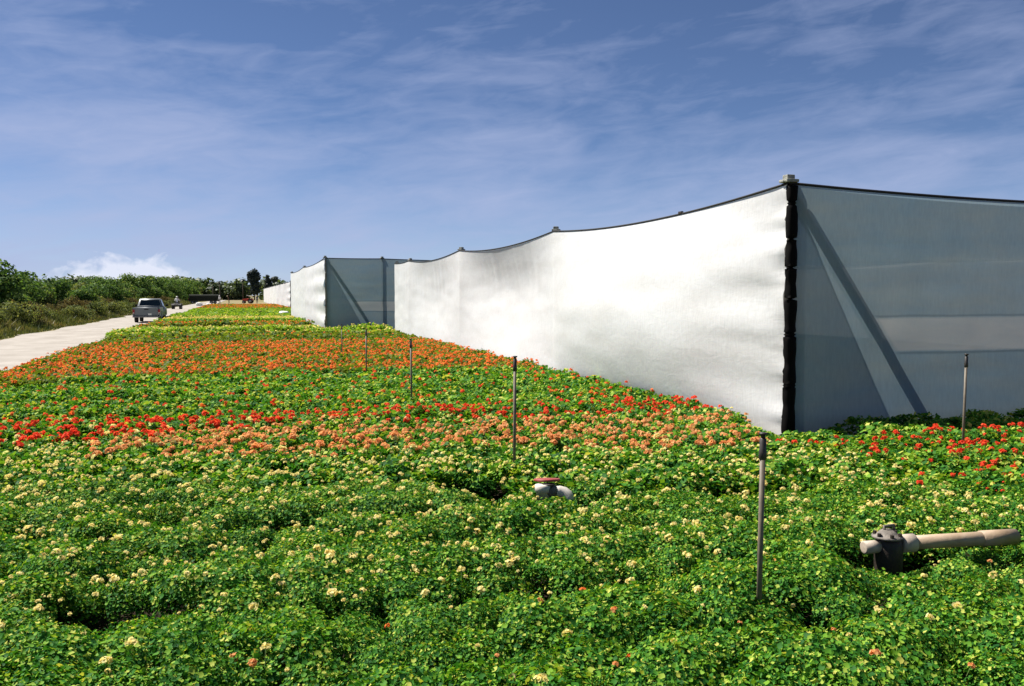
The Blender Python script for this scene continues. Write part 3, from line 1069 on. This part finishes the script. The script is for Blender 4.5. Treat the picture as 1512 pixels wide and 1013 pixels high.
# cab: tapering greenhouse with glass set just proud of it
cab = [((-0.78, 1.92), (0.78, 3.30), 0.985), ((-0.76, 1.95), (0.76, 3.18), 1.05), ((-0.62, 2.10), (0.62, 2.72), 1.50), ((-0.55, 2.17), (0.55, 2.64), 1.535)]
bm = bmesh.new()
rings = []
for (ax, ay), (bx_, by_), z in cab:
    rings.append([bm.verts.new(c) for c in ((ax, ay, z), (bx_, ay, z), (bx_, by_, z), (ax, by_, z))])
for a, b in zip(rings, rings[1:]):
    for k in range(4):
        bm.faces.new((a[k], a[(k + 1) % 4], b[(k + 1) % 4], b[k]))
bm.faces.new(rings[-1])
bm.faces.new(list(reversed(rings[0])))
bmesh.ops.recalc_face_normals(bm, faces=bm.faces[:])
bmesh.ops.bevel(bm, geom=[x for x in bm.edges if abs(x.verts[0].co.z - x.verts[1].co.z) > 0.02], offset=0.05, segments=3, affect='EDGES')
cb = obj('cab', bm, M['silver'], e, True)


def pane(name, quad, off, parent):
    bm = bmesh.new()
    q = [Vector(p) for p in quad]
    nrm = (q[1] - q[0]).cross(q[3] - q[0]).normalized()
    a = [bm.verts.new(p + nrm * off) for p in q]
    b = [bm.verts.new(p - nrm * 0.01) for p in q]
    bm.faces.new(a)
    bm.faces.new(list(reversed(b)))
    for k in range(4):
        bm.faces.new((a[k], b[k], b[(k + 1) % 4], a[(k + 1) % 4]))
    return obj(name, bm, M['glass'], parent)


pane('rear_window', [(-0.64, 1.962, 1.08), (0.64, 1.962, 1.08), (0.54, 2.085, 1.45), (-0.54, 2.085, 1.45)], 0.008, cb)
pane('windscreen', [(0.66, 3.16, 1.08), (-0.66, 3.16, 1.08), (-0.54, 2.745, 1.46), (0.54, 2.745, 1.46)], 0.008, cb)
pane('side_window', [(0.757, 2.10, 1.07), (0.757, 3.02, 1.07), (0.634, 2.70, 1.46), (0.634, 2.17, 1.46)], 0.008, cb)
pane('side_window', [(-0.757, 3.02, 1.07), (-0.757, 2.10, 1.07), (-0.634, 2.17, 1.46), (-0.634, 2.70, 1.46)], 0.008, cb)
for sx in (-1, 1):
    bm = bmesh.new()
    box(bm, sx * 0.93 - 0.09, sx * 0.93 + 0.09, 2.95, 3.02, 1.03, 1.17, 0.02)
    tube(bm, [(sx * 0.78, 3.0, 1.04), (sx * 0.90, 2.99, 1.07)], 0.012, 6)
    obj('mirror', bm, M['rubber'], e)
    for yw in (1.0, 3.55):
        loop_wheel(e, sx * 0.70, yw, 0.31, 0.20, sx)

# ------------------------------------------------------------------ people
M['skin'] = mat('skin', (0.30, 0.17, 0.11), 0.6)
M['white_shirt'] = mat('white_shirt', (0.88, 0.87, 0.85), 0.9)
M['dark_trousers'] = mat('dark_trousers', (0.025, 0.027, 0.035), 0.9)
M['blue_shirt'] = mat('blue_shirt', (0.04, 0.055, 0.11), 0.9)
M['brown_shirt'] = mat('brown_shirt', (0.16, 0.085, 0.055), 0.9)
M['straw'] = mat('straw_hat', (0.62, 0.52, 0.34), 0.9)
M['white_hat'] = mat('white_hat', (0.80, 0.79, 0.76), 0.9)

JOINTS = ['pelvis', 'waist', 'chest', 'neck', 'head', 'crown', 'sl', 'el_l', 'wr_l', 'hd_l', 'sr', 'el_r', 'wr_r', 'hd_r', 'hip_l', 'kn_l', 'an_l', 'to_l', 'hip_r', 'kn_r', 'an_r', 'to_r']
BONES = [(0, 1), (1, 2), (2, 3), (3, 4), (4, 5), (2, 6), (6, 7), (7, 8), (8, 9), (2, 10), (10, 11), (11, 12), (12, 13), (0, 14), (14, 15), (15, 16), (16, 17), (0, 18), (18, 19), (19, 20), (20, 21)]
RADII = [0.13, 0.12, 0.135, 0.055, 0.092, 0.075, 0.06, 0.045, 0.032, 0.035, 0.06, 0.045, 0.032, 0.035, 0.095, 0.062, 0.042, 0.04, 0.095, 0.062, 0.042, 0.04]
STAND = {0: (0, 0, 0.92), 1: (0, 0, 1.08), 2: (0, 0, 1.32), 3: (0, 0, 1.48), 4: (0, 0.015, 1.58), 5: (0, 0.01, 1.67), 6: (-0.18, 0, 1.40), 7: (-0.23, -0.02, 1.13), 8: (-0.22, 0.06, 0.89), 9: (-0.215, 0.08, 0.80),
         10: (0.18, 0, 1.40), 11: (0.23, -0.02, 1.13), 12: (0.22, 0.06, 0.89), 13: (0.215, 0.08, 0.80), 14: (-0.09, 0, 0.86), 15: (-0.10, 0.02, 0.48), 16: (-0.11, 0, 0.09), 17: (-0.12, 0.14, 0.045),
         18: (0.09, 0, 0.86), 19: (0.10, 0.02, 0.48), 20: (0.11, 0, 0.09), 21: (0.12, 0.14, 0.045)}
RIDE = dict(STAND)
RIDE.update({0: (0, 0, 0.84), 1: (0, 0.03, 0.99), 2: (0, 0.10, 1.22), 3: (0, 0.14, 1.37), 4: (0, 0.17, 1.46), 5: (0, 0.165, 1.54), 6: (-0.18, 0.11, 1.30), 7: (-0.30, 0.25, 1.10), 8: (-0.28, 0.46, 1.02), 9: (-0.27, 0.53, 1.01),
             10: (0.18, 0.11, 1.30), 11: (0.30, 0.25, 1.10), 12: (0.28, 0.46, 1.02), 13: (0.27, 0.53, 1.01), 14: (-0.11, 0.02, 0.82), 15: (-0.24, 0.38, 0.76), 16: (-0.25, 0.30, 0.40), 17: (-0.25, 0.44, 0.37),
             18: (0.11, 0.02, 0.82), 19: (0.24, 0.38, 0.76), 20: (0.25, 0.30, 0.40), 21: (0.25, 0.44, 0.37)})


def person(loc, rz, pose, shirt, trousers, hat, label, bend=0.0):
    e = empty('person', loc, rz, label, 'person', None)
    me = bpy.data.meshes.new('body')
    P = [Vector(pose[i]) for i in range(22)]
    if bend:                                          # stoop forward from the hips
        for i in range(1, 14):
            P[i] = P[0] + Matrix.Rotation(-bend, 3, 'X') @ (P[i] - P[0])
    me.from_pydata([tuple(p) for p in P], BONES, [])
    o = link(bpy.data.objects.new('body', me), e)
    md = o.modifiers.new('skin', 'SKIN')
    for v, r in zip(me.skin_vertices[0].data, RADII):
        v.radius = (r, r)
        v.use_root = False
    me.skin_vertices[0].data[0].use_root = True
    ss = o.modifiers.new('sub', 'SUBSURF')
    ss.levels = ss.render_levels = 1
    dg = bpy.context.evaluated_depsgraph_get()
    nm = bpy.data.meshes.new_from_object(o.evaluated_get(dg))
    o.modifiers.clear()
    o.data = nm
    nm.materials.clear()
    for m_ in (M['skin'], shirt, trousers):
        nm.materials.append(m_)
    for f in nm.polygons:
        c = f.center
        b = min(BONES, key=lambda q: (lambda A, B: ((c - A) - (B - A) * max(0, min(1, (c - A).dot(B - A) / max(1e-6, (B - A).length_squared)))).length)(P[q[0]], P[q[1]]))
        f.material_index = 2 if b[0] in (14, 15, 16, 18, 19, 20) or b in ((0, 14), (0, 18)) else (0 if b[0] in (3, 4, 8, 12) or b == (2, 3) and False else 1)
        f.use_smooth = True
    if hat:
        bm = bmesh.new()
        h = P[5]
        tube(bm, [h + Vector((0, 0, -0.03)), h + Vector((0, 0, -0.02)), h + Vector((0, 0, 0.0)), h + Vector((0, 0, 0.07)), h + Vector((0, 0, 0.10))], [0.17, 0.18, 0.10, 0.09, 0.05], 14)
        obj('hat', bm, hat, e, True)
    return e


# quad bike and its rider
M['quad'] = worn('dark_quad_plastic', (0.03, 0.028, 0.03), (0.06, 0.055, 0.055), 4, 0.5)
QL = (-7.55, 117.5, 0)
e = empty('quad_bike', QL, R(-4), 'small dark quad bike on the road ahead of the pickup', 'quad bike')
bm = bmesh.new()
prism(bm, [(-0.75, 0.62), (-0.6, 0.74), (-0.1, 0.72), (0.2, 0.80), (0.55, 0.82), (0.8, 0.66), (0.78, 0.52), (0.35, 0.40), (-0.3, 0.40), (-0.7, 0.5)], -0.20, 0.20)
obj('body', bm, M['quad'], e)
bm = bmesh.new()
box(bm, -0.16, 0.16, -0.55, 0.18, 0.735, 0.80, 0.03)
obj('seat', bm, M['rubber'], e)
for sy_ in (-0.5, 0.55):
    for sx in (-1, 1):
        bm = bmesh.new()
        pr = [(sy_ + 0.36 * math.cos(a), 0.34 + 0.36 * math.sin(a)) for a in [R(20 + 14 * k) for k in range(11)]]
        pr += [(sy_ + 0.33 * math.cos(a), 0.34 + 0.33 * math.sin(a)) for a in [R(160 - 14 * k) for k in range(11)]]
        prism(bm, pr, sx * 0.202, sx * 0.56)
        obj('mudguard', bm, M['quad'], e)
        loop_wheel(e, sx * 0.44, sy_, 0.27, 0.22, sx)
bm = bmesh.new()
tube(bm, [(-0.36, 0.50, 1.0), (-0.15, 0.56, 0.98), (0, 0.60, 0.93), (0.15, 0.56, 0.98), (0.36, 0.50, 1.0)], 0.015, 6)
tube(bm, [(0, 0.60, 0.94), (0, 0.66, 0.78)], 0.02, 6)
obj('handlebar', bm, M['rubber'], e)
bm = bmesh.new()
for k in range(5):
    tube(bm, [(-0.28 + 0.14 * k, -0.85, 0.80), (-0.28 + 0.14 * k, -0.35, 0.80)], 0.010, 5)
tube(bm, [(-0.30, -0.85, 0.80), (0.30, -0.85, 0.80)], 0.012, 5)
tube(bm, [(-0.30, -0.58, 0.80), (0.30, -0.58, 0.80)], 0.012, 5)
tube(bm, [(0, -0.60, 0.80), (0, -0.55, 0.70)], 0.015, 5)
obj('rear_rack', bm, M['steel'], e)
person(QL, R(-4), RIDE, M['white_shirt'], M['dark_trousers'], M['white_hat'], 'person in white shirt and pale hat riding the quad bike')

# far end of the field
person((-3.98, 188.0, 0), R(160), STAND, M['white_shirt'], M['dark_trousers'], M['white_hat'], 'person in white standing at the end of the dark covered trailer')
person((-2.25, 196.0, 0), R(70), STAND, M['brown_shirt'], M['dark_trousers'], M['straw'], 'person in brown stooping at the far end of the field', 0.5)
person((3.35, 190.0, 0), R(200), STAND, M['blue_shirt'], M['dark_trousers'], M['straw'], 'person in dark blue beside the far end of the white wall')

M['canvas'] = worn('dark_green_canvas', (0.007, 0.010, 0.006), (0.016, 0.020, 0.012), 3, 0.95, bump=0.3)
e = empty('covered_trailer', (-7.0, 189.5, 0), 0, 'long low dark green covered trailer at the far end of the road', 'trailer')
bm = bmesh.new()
box(bm, -2.9, 2.9, -1.0, 1.0, 0.55, 0.70, 0.02)
obj('deck', bm, M['iron'], e)
bm = bmesh.new()
prism(bm, [(-0.98, 0.703), (-0.98, 1.62), (-0.82, 1.82), (-0.4, 1.90), (0.4, 1.90), (0.82, 1.82), (0.98, 1.62), (0.98, 0.703)], -2.85, 2.85)
obj('cover', bm, M['canvas'], e, False)
for x in (-2.2, -1.5, 1.4, 2.1):
    for sy_ in (-0.8, 0.8):
        wh = bpy.data.objects.new('wheel', None)
        link(wh, e)
        wh.location = (x, sy_, 0.33)
        bm = bmesh.new()
        tube(bm, [(0, -0.11, 0), (0, -0.08, 0), (0, 0.08, 0), (0, 0.11, 0)], [0.24, 0.33, 0.33, 0.24], 18)
        obj('tyre', bm, M['rubber'], wh, True)
        bm = bmesh.new()
        sg = -1 if sy_ < 0 else 1
        tube(bm, [(0, sg * 0.09, 0), (0, sg * 0.118, 0)], [0.20, 0.18], 14)
        obj('rim', bm, M['steel'], wh, True)
bm = bmesh.new()
box(bm, -2.96, -2.87, -0.9, 0.9, 0.72, 1.25, 0.01)
obj('end_board', bm, M['red_paint'], e)

M['tractor_red'] = worn('sun_faded_tractor_red', (0.42, 0.045, 0.03), (0.52, 0.09, 0.06), 3, 0.5)
M['white_metal'] = mat('white_sheet_metal', (0.80, 0.80, 0.78), 0.5)
e = empty('farm_tractor', (1.95, 196.0, 0), R(75), 'small red tractor with white canopy at the far end of the field', 'tractor')
bm = bmesh.new()
prism(bm, [(0.1, 0.5), (0.1, 0.95), (0.5, 1.08), (1.35, 1.02), (1.5, 0.9), (1.5, 0.5)], -0.24, 0.24)
obj('bonnet', bm, M['tractor_red'], e)
bm = bmesh.new()
box(bm, -0.35, 0.35, -0.55, 0.1, 0.5, 0.72, 0.04)
box(bm, -0.22, 0.22, -0.5, -0.42, 0.72, 1.15, 0.02)
obj('seat', bm, M['rubber'], e)
for sx in (-1, 1):
    bm = bmesh.new()
    pr = [(-0.2 + 0.56 * math.cos(a), 0.5 + 0.56 * math.sin(a)) for a in [R(20 + 14 * k) for k in range(11)]]
    pr += [(-0.2 + 0.53 * math.cos(a), 0.5 + 0.53 * math.sin(a)) for a in [R(160 - 14 * k) for k in range(11)]]
    prism(bm, pr, sx * 0.36, sx * 0.68)
    obj('mudguard', bm, M['tractor_red'], e)
    loop_wheel(e, sx * 0.52, -0.2, 0.5, 0.26, sx)
    loop_wheel(e, sx * 0.46, 1.2, 0.30, 0.18, sx)
    bm = bmesh.new()
    tube(bm, [(sx * 0.34, -0.5, 0.6), (sx * 0.36, -0.5, 1.62)], 0.025, 6)
    obj('canopy_post', bm, M['iron'], e)
bm = bmesh.new()
tube(bm, [(0, 0.45, 0.95), (0, 0.12, 1.1), (0, 0.05, 1.12)], 0.018, 6)
obj('steering_column', bm, M['iron'], e)
bm = bmesh.new()
box(bm, -0.55, 0.55, -0.85, 0.55, 1.62, 1.70, 0.03)
obj('canopy', bm, M['white_metal'], e)

M['sack'] = worn('white_sack', (0.68, 0.67, 0.63), (0.80, 0.79, 0.76), 4, 0.85, bump=0.3)


def sack(loc, sx, sy_, sz, seed, label):
    bm = bmesh.new()
    bmesh.ops.create_icosphere(bm, subdivisions=3, radius=1)
    for v in bm.verts:
        c = v.co
        k = 1 + 0.16 * noise.noise(c * 1.6 + Vector((seed, 0, 0))) + 0.05 * noise.noise(c * 5 + Vector((seed, 2, 0)))
        q = Vector((math.copysign(abs(c.x) ** 0.7, c.x), math.copysign(abs(c.y) ** 0.7, c.y), math.copysign(abs(c.z) ** 0.75, c.z))) * k
        v.co = (q.x * sx, q.y * sy_, max(q.z, -0.8) * sz + 0.8 * sz)
    o = obj('sack', bm, M['sack'], None, True)
    o.location = loc
    tag(o, label, 'sack')


sack((-6.4, 152.0, 0), 0.55, 0.4, 0.32, 1.0, 'large white sack at the far left corner of the field')
sack((-4.9, 153.5, 0), 0.42, 0.35, 0.26, 5.0, 'smaller white sack on the far field edge before the covered trailer')
sack((3.32, 72.5, 0), 0.42, 0.4, 0.28, 9.0, 'white sack lying at the back corner of the middle shade house')

# ------------------------------------------------------------------ roadside thicket and far trees
def tints(a, b, c):
    return [(0.0, a), (0.5, b), (1.0, c)]


M['bush_dark'] = leafy('dark_shrub_leaf', rough=0.7, spec=0.08, stops=tints((0.020, 0.050, 0.016), (0.085, 0.170, 0.045), (0.24, 0.31, 0.11)), transl=0.4, objvar=0.3)
M['bush_pale'] = leafy('pale_shrub_leaf', rough=0.7, spec=0.08, stops=tints((0.045, 0.070, 0.025), (0.13, 0.17, 0.060), (0.28, 0.29, 0.13)), transl=0.4, objvar=0.3)
M['bush_brown'] = leafy('dry_brown_leaf', tints((0.060, 0.050, 0.026), (0.115, 0.098, 0.050), (0.18, 0.155, 0.085)), 0.4, 0.9, 0.03, objvar=0.2)
M['grass'] = leafy('rough_grass', tints((0.035, 0.060, 0.018), (0.10, 0.125, 0.040), (0.23, 0.19, 0.09)), 0.25, objvar=0.0)
M['bark'] = worn('grey_bark', (0.05, 0.04, 0.032), (0.12, 0.10, 0.08), 8, 0.95)
M['far_leaf'] = leafy('far_tree_leaf', tints((0.035, 0.060, 0.030), (0.085, 0.125, 0.062), (0.16, 0.20, 0.11)), 0.35, objvar=0.2)
M['far_dark'] = leafy('far_conifer_leaf', tints((0.012, 0.022, 0.018), (0.032, 0.048, 0.038), (0.06, 0.08, 0.06)), 0.15, objvar=0.2)  # lightened grey-green: distance haze mixed into the leaf colour


def crown_mesh(seed, lobes, n, lr, m, up=0.25):
    """Leaf sprays scattered over the shells of several uneven lobes; lobes: (x, y, z, rx, ry, rz)."""
    rng = np.random.default_rng(seed)
    L = np.array(lobes)
    wgt = L[:, 3] * L[:, 5]
    pick = rng.choice(len(L), n, p=wgt / wgt.sum())
    d = rng.normal(0, 1, (n, 3))
    d /= np.linalg.norm(d, axis=1, keepdims=True)
    rad = np.where(rng.uniform(0, 1, n) < 0.75, rng.uniform(0.72, 1.12, n), rng.uniform(0.2, 0.8, n))
    q = np.array([1 + 0.35 * noise.noise(Vector(v) * 2.3 + Vector((float(p) * 3 + seed, 0, 0))) for v, p in zip(d, pick)])
    pos = L[pick, :3] + d * L[pick, 3:] * (rad * q)[:, None]
    keep = pos[:, 2] > 0.02
    pos, d = pos[keep], d[keep]
    n = len(pos)
    nr = d * 0.8 + rng.normal(0, 0.5, (n, 3)) + np.array([0, 0, up])
    V, F = scatter(LEAF2_V, LEAF2_F, pos, basis(nr, rng.uniform(0, 6.28, n)), lr * rng.uniform(0.5, 1.3, n))
    return np_mesh('crown', V, F, [m], np.repeat(np.clip(rng.beta(1.7, 2.2, n), 0, 1), 2))


def trunk_mesh(seed, hgt, lobes, r0):
    rnd = random.Random(seed)
    bm = bmesh.new()
    for lb in lobes[:6]:
        bx, by = rnd.uniform(-0.15, 0.15), rnd.uniform(-0.15, 0.15)
        tube(bm, [(bx, by, -0.1), (bx + lb[0] * 0.3, by + lb[1] * 0.3, lb[2] * 0.45), (lb[0] * 0.9, lb[1] * 0.9, lb[2])], [r0, r0 * 0.7, r0 * 0.25], 6)
    me = bpy.data.meshes.new('trunk')
    bm.to_mesh(me)
    bm.free()
    me.materials.append(M['bark'])
    return me


def shrub_protos(seed0, cnt, m, h, wd, n, lr):
    out = []
    for i in range(cnt):
        rnd = random.Random(seed0 + i)
        lobes = []
        for _ in range(rnd.randint(8, 12)):
            a, q = rnd.uniform(0, 6.28), wd * 0.72 * math.sqrt(rnd.random())
            top = h * (1 - 0.35 * (q / wd) ** 2)
            zc = rnd.uniform(0.25, 0.86) * top
            r_ = rnd.uniform(0.22, 0.42) * wd
            lobes.append((q * math.cos(a), q * math.sin(a), zc, r_, r_, min(r_ * 0.85, top - zc + 0.25)))
        out.append((crown_mesh(seed0 + i, lobes, n, lr, m), trunk_mesh(seed0 + i, h, lobes, 0.05)))
    return out


DARK = shrub_protos(900, 5, M['bush_dark'], 3.1, 2.1, 5200, 0.085)
PALE = shrub_protos(940, 4, M['bush_pale'], 2.5, 1.8, 4200, 0.080)
BROWN = shrub_protos(970, 4, M['bush_brown'], 1.35, 1.3, 3800, 0.050)
LOW = shrub_protos(990, 4, M['bush_pale'], 1.15, 1.2, 3200, 0.050)


def shrub(proto, x, y, s, name, label, group):
    e = empty(name, (x, y, -0.02), random.uniform(0, 6.28), label, 'shrub', group)
    for nm, me in (('crown', proto[0]), ('trunk', proto[1])):
        o = link(bpy.data.objects.new(nm, me), e)
        o.scale = (s * random.uniform(0.9, 1.1), s * random.uniform(0.9, 1.1), s * random.uniform(0.92, 1.08))
    return e


y = 41.0
i = 0
while y < 330:
    far = y > 150
    step = 2.4 + max(0, y - 70) * 0.030
    sc = 1.0 + max(0, y - 90) * 0.0045 + max(0, 62 - y) * 0.012
    shrub(DARK[i % 5] if i % 4 else PALE[i % 4], -14.3 + random.uniform(-0.9, 0.9) - max(0, y - 120) * 0.006, y, sc * random.uniform(0.70, 1.28), 'tall_shrub',
          'tall dark leafy shrub in the thicket left of the road' if i % 4 else 'tall pale olive shrub in the thicket left of the road', 'tall roadside shrubs' if i % 4 else 'tall pale roadside shrubs')
    if i % 2 == 0:
        shrub(DARK[(i + 2) % 5], -18.0 + random.uniform(-1, 1), y + 1.2, sc * random.uniform(1.0, 1.22), 'tall_shrub', 'tall dark leafy shrub at the back of the roadside thicket', 'back row of the roadside thicket')
    if y < 170 and i % 3 != 1:
        shrub(BROWN[i % 4], -12.0 + random.uniform(-0.5, 0.6), y + random.uniform(-1, 1), random.uniform(0.8, 1.25), 'dry_shrub', 'low brown dry shrub at the foot of the thicket', 'dry brown shrubs below the thicket')
    if y < 170:
        if i % 3 != 0:
            shrub(LOW[i % 4], -11.1 + random.uniform(-0.5, 0.5), y + random.uniform(-1, 1), random.uniform(0.7, 1.2), 'low_shrub', 'low green shrub between thicket and road verge', 'low green verge shrubs')
    y += step
    i += 1

# rough grass along the verge
rng = np.random.default_rng(55)
n = 70000
gy = 28 + 170 * rng.uniform(0, 1, n) ** 1.5
gx = -11.4 + rng.normal(0, 1.25, n)
gx = np.where(gx > -9.05, -9.05 - np.abs(rng.normal(0, 0.8, n)), gx)
hgt = np.clip(0.08 + 0.26 * (-9.2 - gx), 0.06, 0.95) * rng.uniform(0.5, 1.3, n)
a = rng.uniform(0, 6.28, n)
wd = 0.02 + 0.0007 * gy
lean = rng.normal(0, 0.35, (n, 2)) * hgt[:, None]
A_ = np.stack([gx - wd * np.cos(a), gy - wd * np.sin(a), np.full(n, -0.02)], 1)
B_ = np.stack([gx + wd * np.cos(a), gy + wd * np.sin(a), np.full(n, -0.02)], 1)
T_ = np.stack([gx + lean[:, 0], gy + lean[:, 1], hgt], 1)
V = np.stack([A_, B_, T_], 1).reshape(-1, 3)
F = np.arange(3 * n).reshape(-1, 3)
pt = np.array([noise.noise((x_ * 0.5, y_ * 0.25, 0)) for x_, y_ in zip(gx, gy)])
g = link(bpy.data.objects.new('verge_grass', np_mesh('verge_grass', V, F, [M['grass']], np.clip(0.55 + 0.5 * pt + rng.normal(0, 0.15, n), 0, 1))))
tag(g, 'rough dry grass along the left verge of the road', 'grass', None, 'stuff')

# far woodland behind the field
rng = np.random.default_rng(77)
lobes = []
for k in range(130):
    x = rng.uniform(-75, 60)
    hh = 7.4 + 2.6 * noise.noise((x * 0.06, 0.3, 0)) + rng.uniform(-0.6, 0.8)
    lobes.append((x, 345 + rng.uniform(-8, 14), hh * 0.45, rng.uniform(2.2, 4.0), 3.0, hh * 0.5))
cw = crown_mesh(77, lobes, 30000, 0.66, M['far_leaf'])
o = link(bpy.data.objects.new('far_woods', cw))
tag(o, 'low green mass of woodland along the horizon behind the field', 'woods', None, 'stuff')


def tree(name, loc, h, lobes, n, lr, m, label, r0=0.25):
    e = empty(name, loc, 0, label, 'tree', 'tall trees on the horizon')
    link(bpy.data.objects.new('crown', crown_mesh(int(h * 100), lobes, n, lr, m)), e)
    bm = bmesh.new()
    tube(bm, [(0, 0, -0.2), (0.1, 0, h * 0.5), (0.05, 0, h * 0.93)], [r0, r0 * 0.7, r0 * 0.25], 8)
    for lb in lobes[::2]:
        tube(bm, [(0.05, 0, lb[2] * 0.7), (lb[0], lb[1], lb[2])], [r0 * 0.4, r0 * 0.12], 5)
    obj('trunk', bm, M['bark'], e, True)


tree('tall_tree', (4.9, 330, 0), 10.6, [(-1.3, 0, 9.2, 1.2, 1.1, 1.1), (0.2, 0.2, 9.9, 1.4, 1.2, 1.1), (0.9, 0, 8.3, 1.3, 1.2, 1.5), (-0.6, 0, 7.4, 1.4, 1.3, 1.6), (0.3, 0, 5.6, 1.7, 1.4, 1.8), (0.2, 0, 3.6, 1.8, 1.5, 1.6), (-1.4, 0.3, 8.4, 0.9, 0.8, 0.8)], 2600, 0.34, M['far_dark'],
     'tallest dark tree on the horizon left of the white wall end')
tree('tall_tree', (9.6, 330, 0), 9.0, [(-0.2, 0, 8.2, 0.6, 0.6, 0.9), (0.0, 0, 6.9, 0.95, 0.9, 1.1), (0.3, 0, 5.4, 1.3, 1.1, 1.4), (2.1, 0, 7.4, 1.3, 1.0, 0.9), (2.8, 0, 7.9, 0.8, 0.8, 0.6), (0.6, 0, 3.6, 1.6, 1.3, 1.5)], 2200, 0.32, M['far_dark'],
     'second dark horizon tree with a side limb, close to the white wall end')


def palm(loc, h, label):
    e = empty('palm_tree', loc, random.uniform(0, 6), label, 'tree', 'thin palms on the horizon')
    bm = bmesh.new()
    tube(bm, [(0, 0, -0.2), (0.15, 0, h * 0.5), (0, 0, h)], [0.22, 0.16, 0.12], 7)
    obj('trunk', bm, M['bark'], e, True)
    bm = bmesh.new()
    for k in range(16):
        a, dr = k * 2.4, random.uniform(-0.9, 0.5)
        pts = [Vector((0, 0, h)) + Vector((math.cos(a) * q * 1.25, math.sin(a) * q * 1.25, (0.75 + dr) * q - 1.0 * q * q)) for q in (0, 0.35, 0.7, 1.0)]
        side = Vector((-math.sin(a), math.cos(a), 0))
        for p0, p1, w0, w1 in zip(pts, pts[1:], (0.06, 0.22, 0.18), (0.22, 0.18, 0.03)):
            bm.faces.new([bm.verts.new(v) for v in (p0 - side * w0, p0 + side * w0, p1 + side * w1 - Vector((0, 0, 0.05)), p1 - side * w1 - Vector((0, 0, 0.05)))])
    obj('crown', bm, M['far_dark'], e)


palm((-9.2, 330, 0), 6.3, 'thin palm rising from the far woods, left one of a close pair')
palm((-7.0, 332, 0), 6.5, 'thin palm rising from the far woods, right one of a close pair')
palm((1.0, 331, 0), 7.3, 'lone thin palm just left of the tallest dark horizon tree')
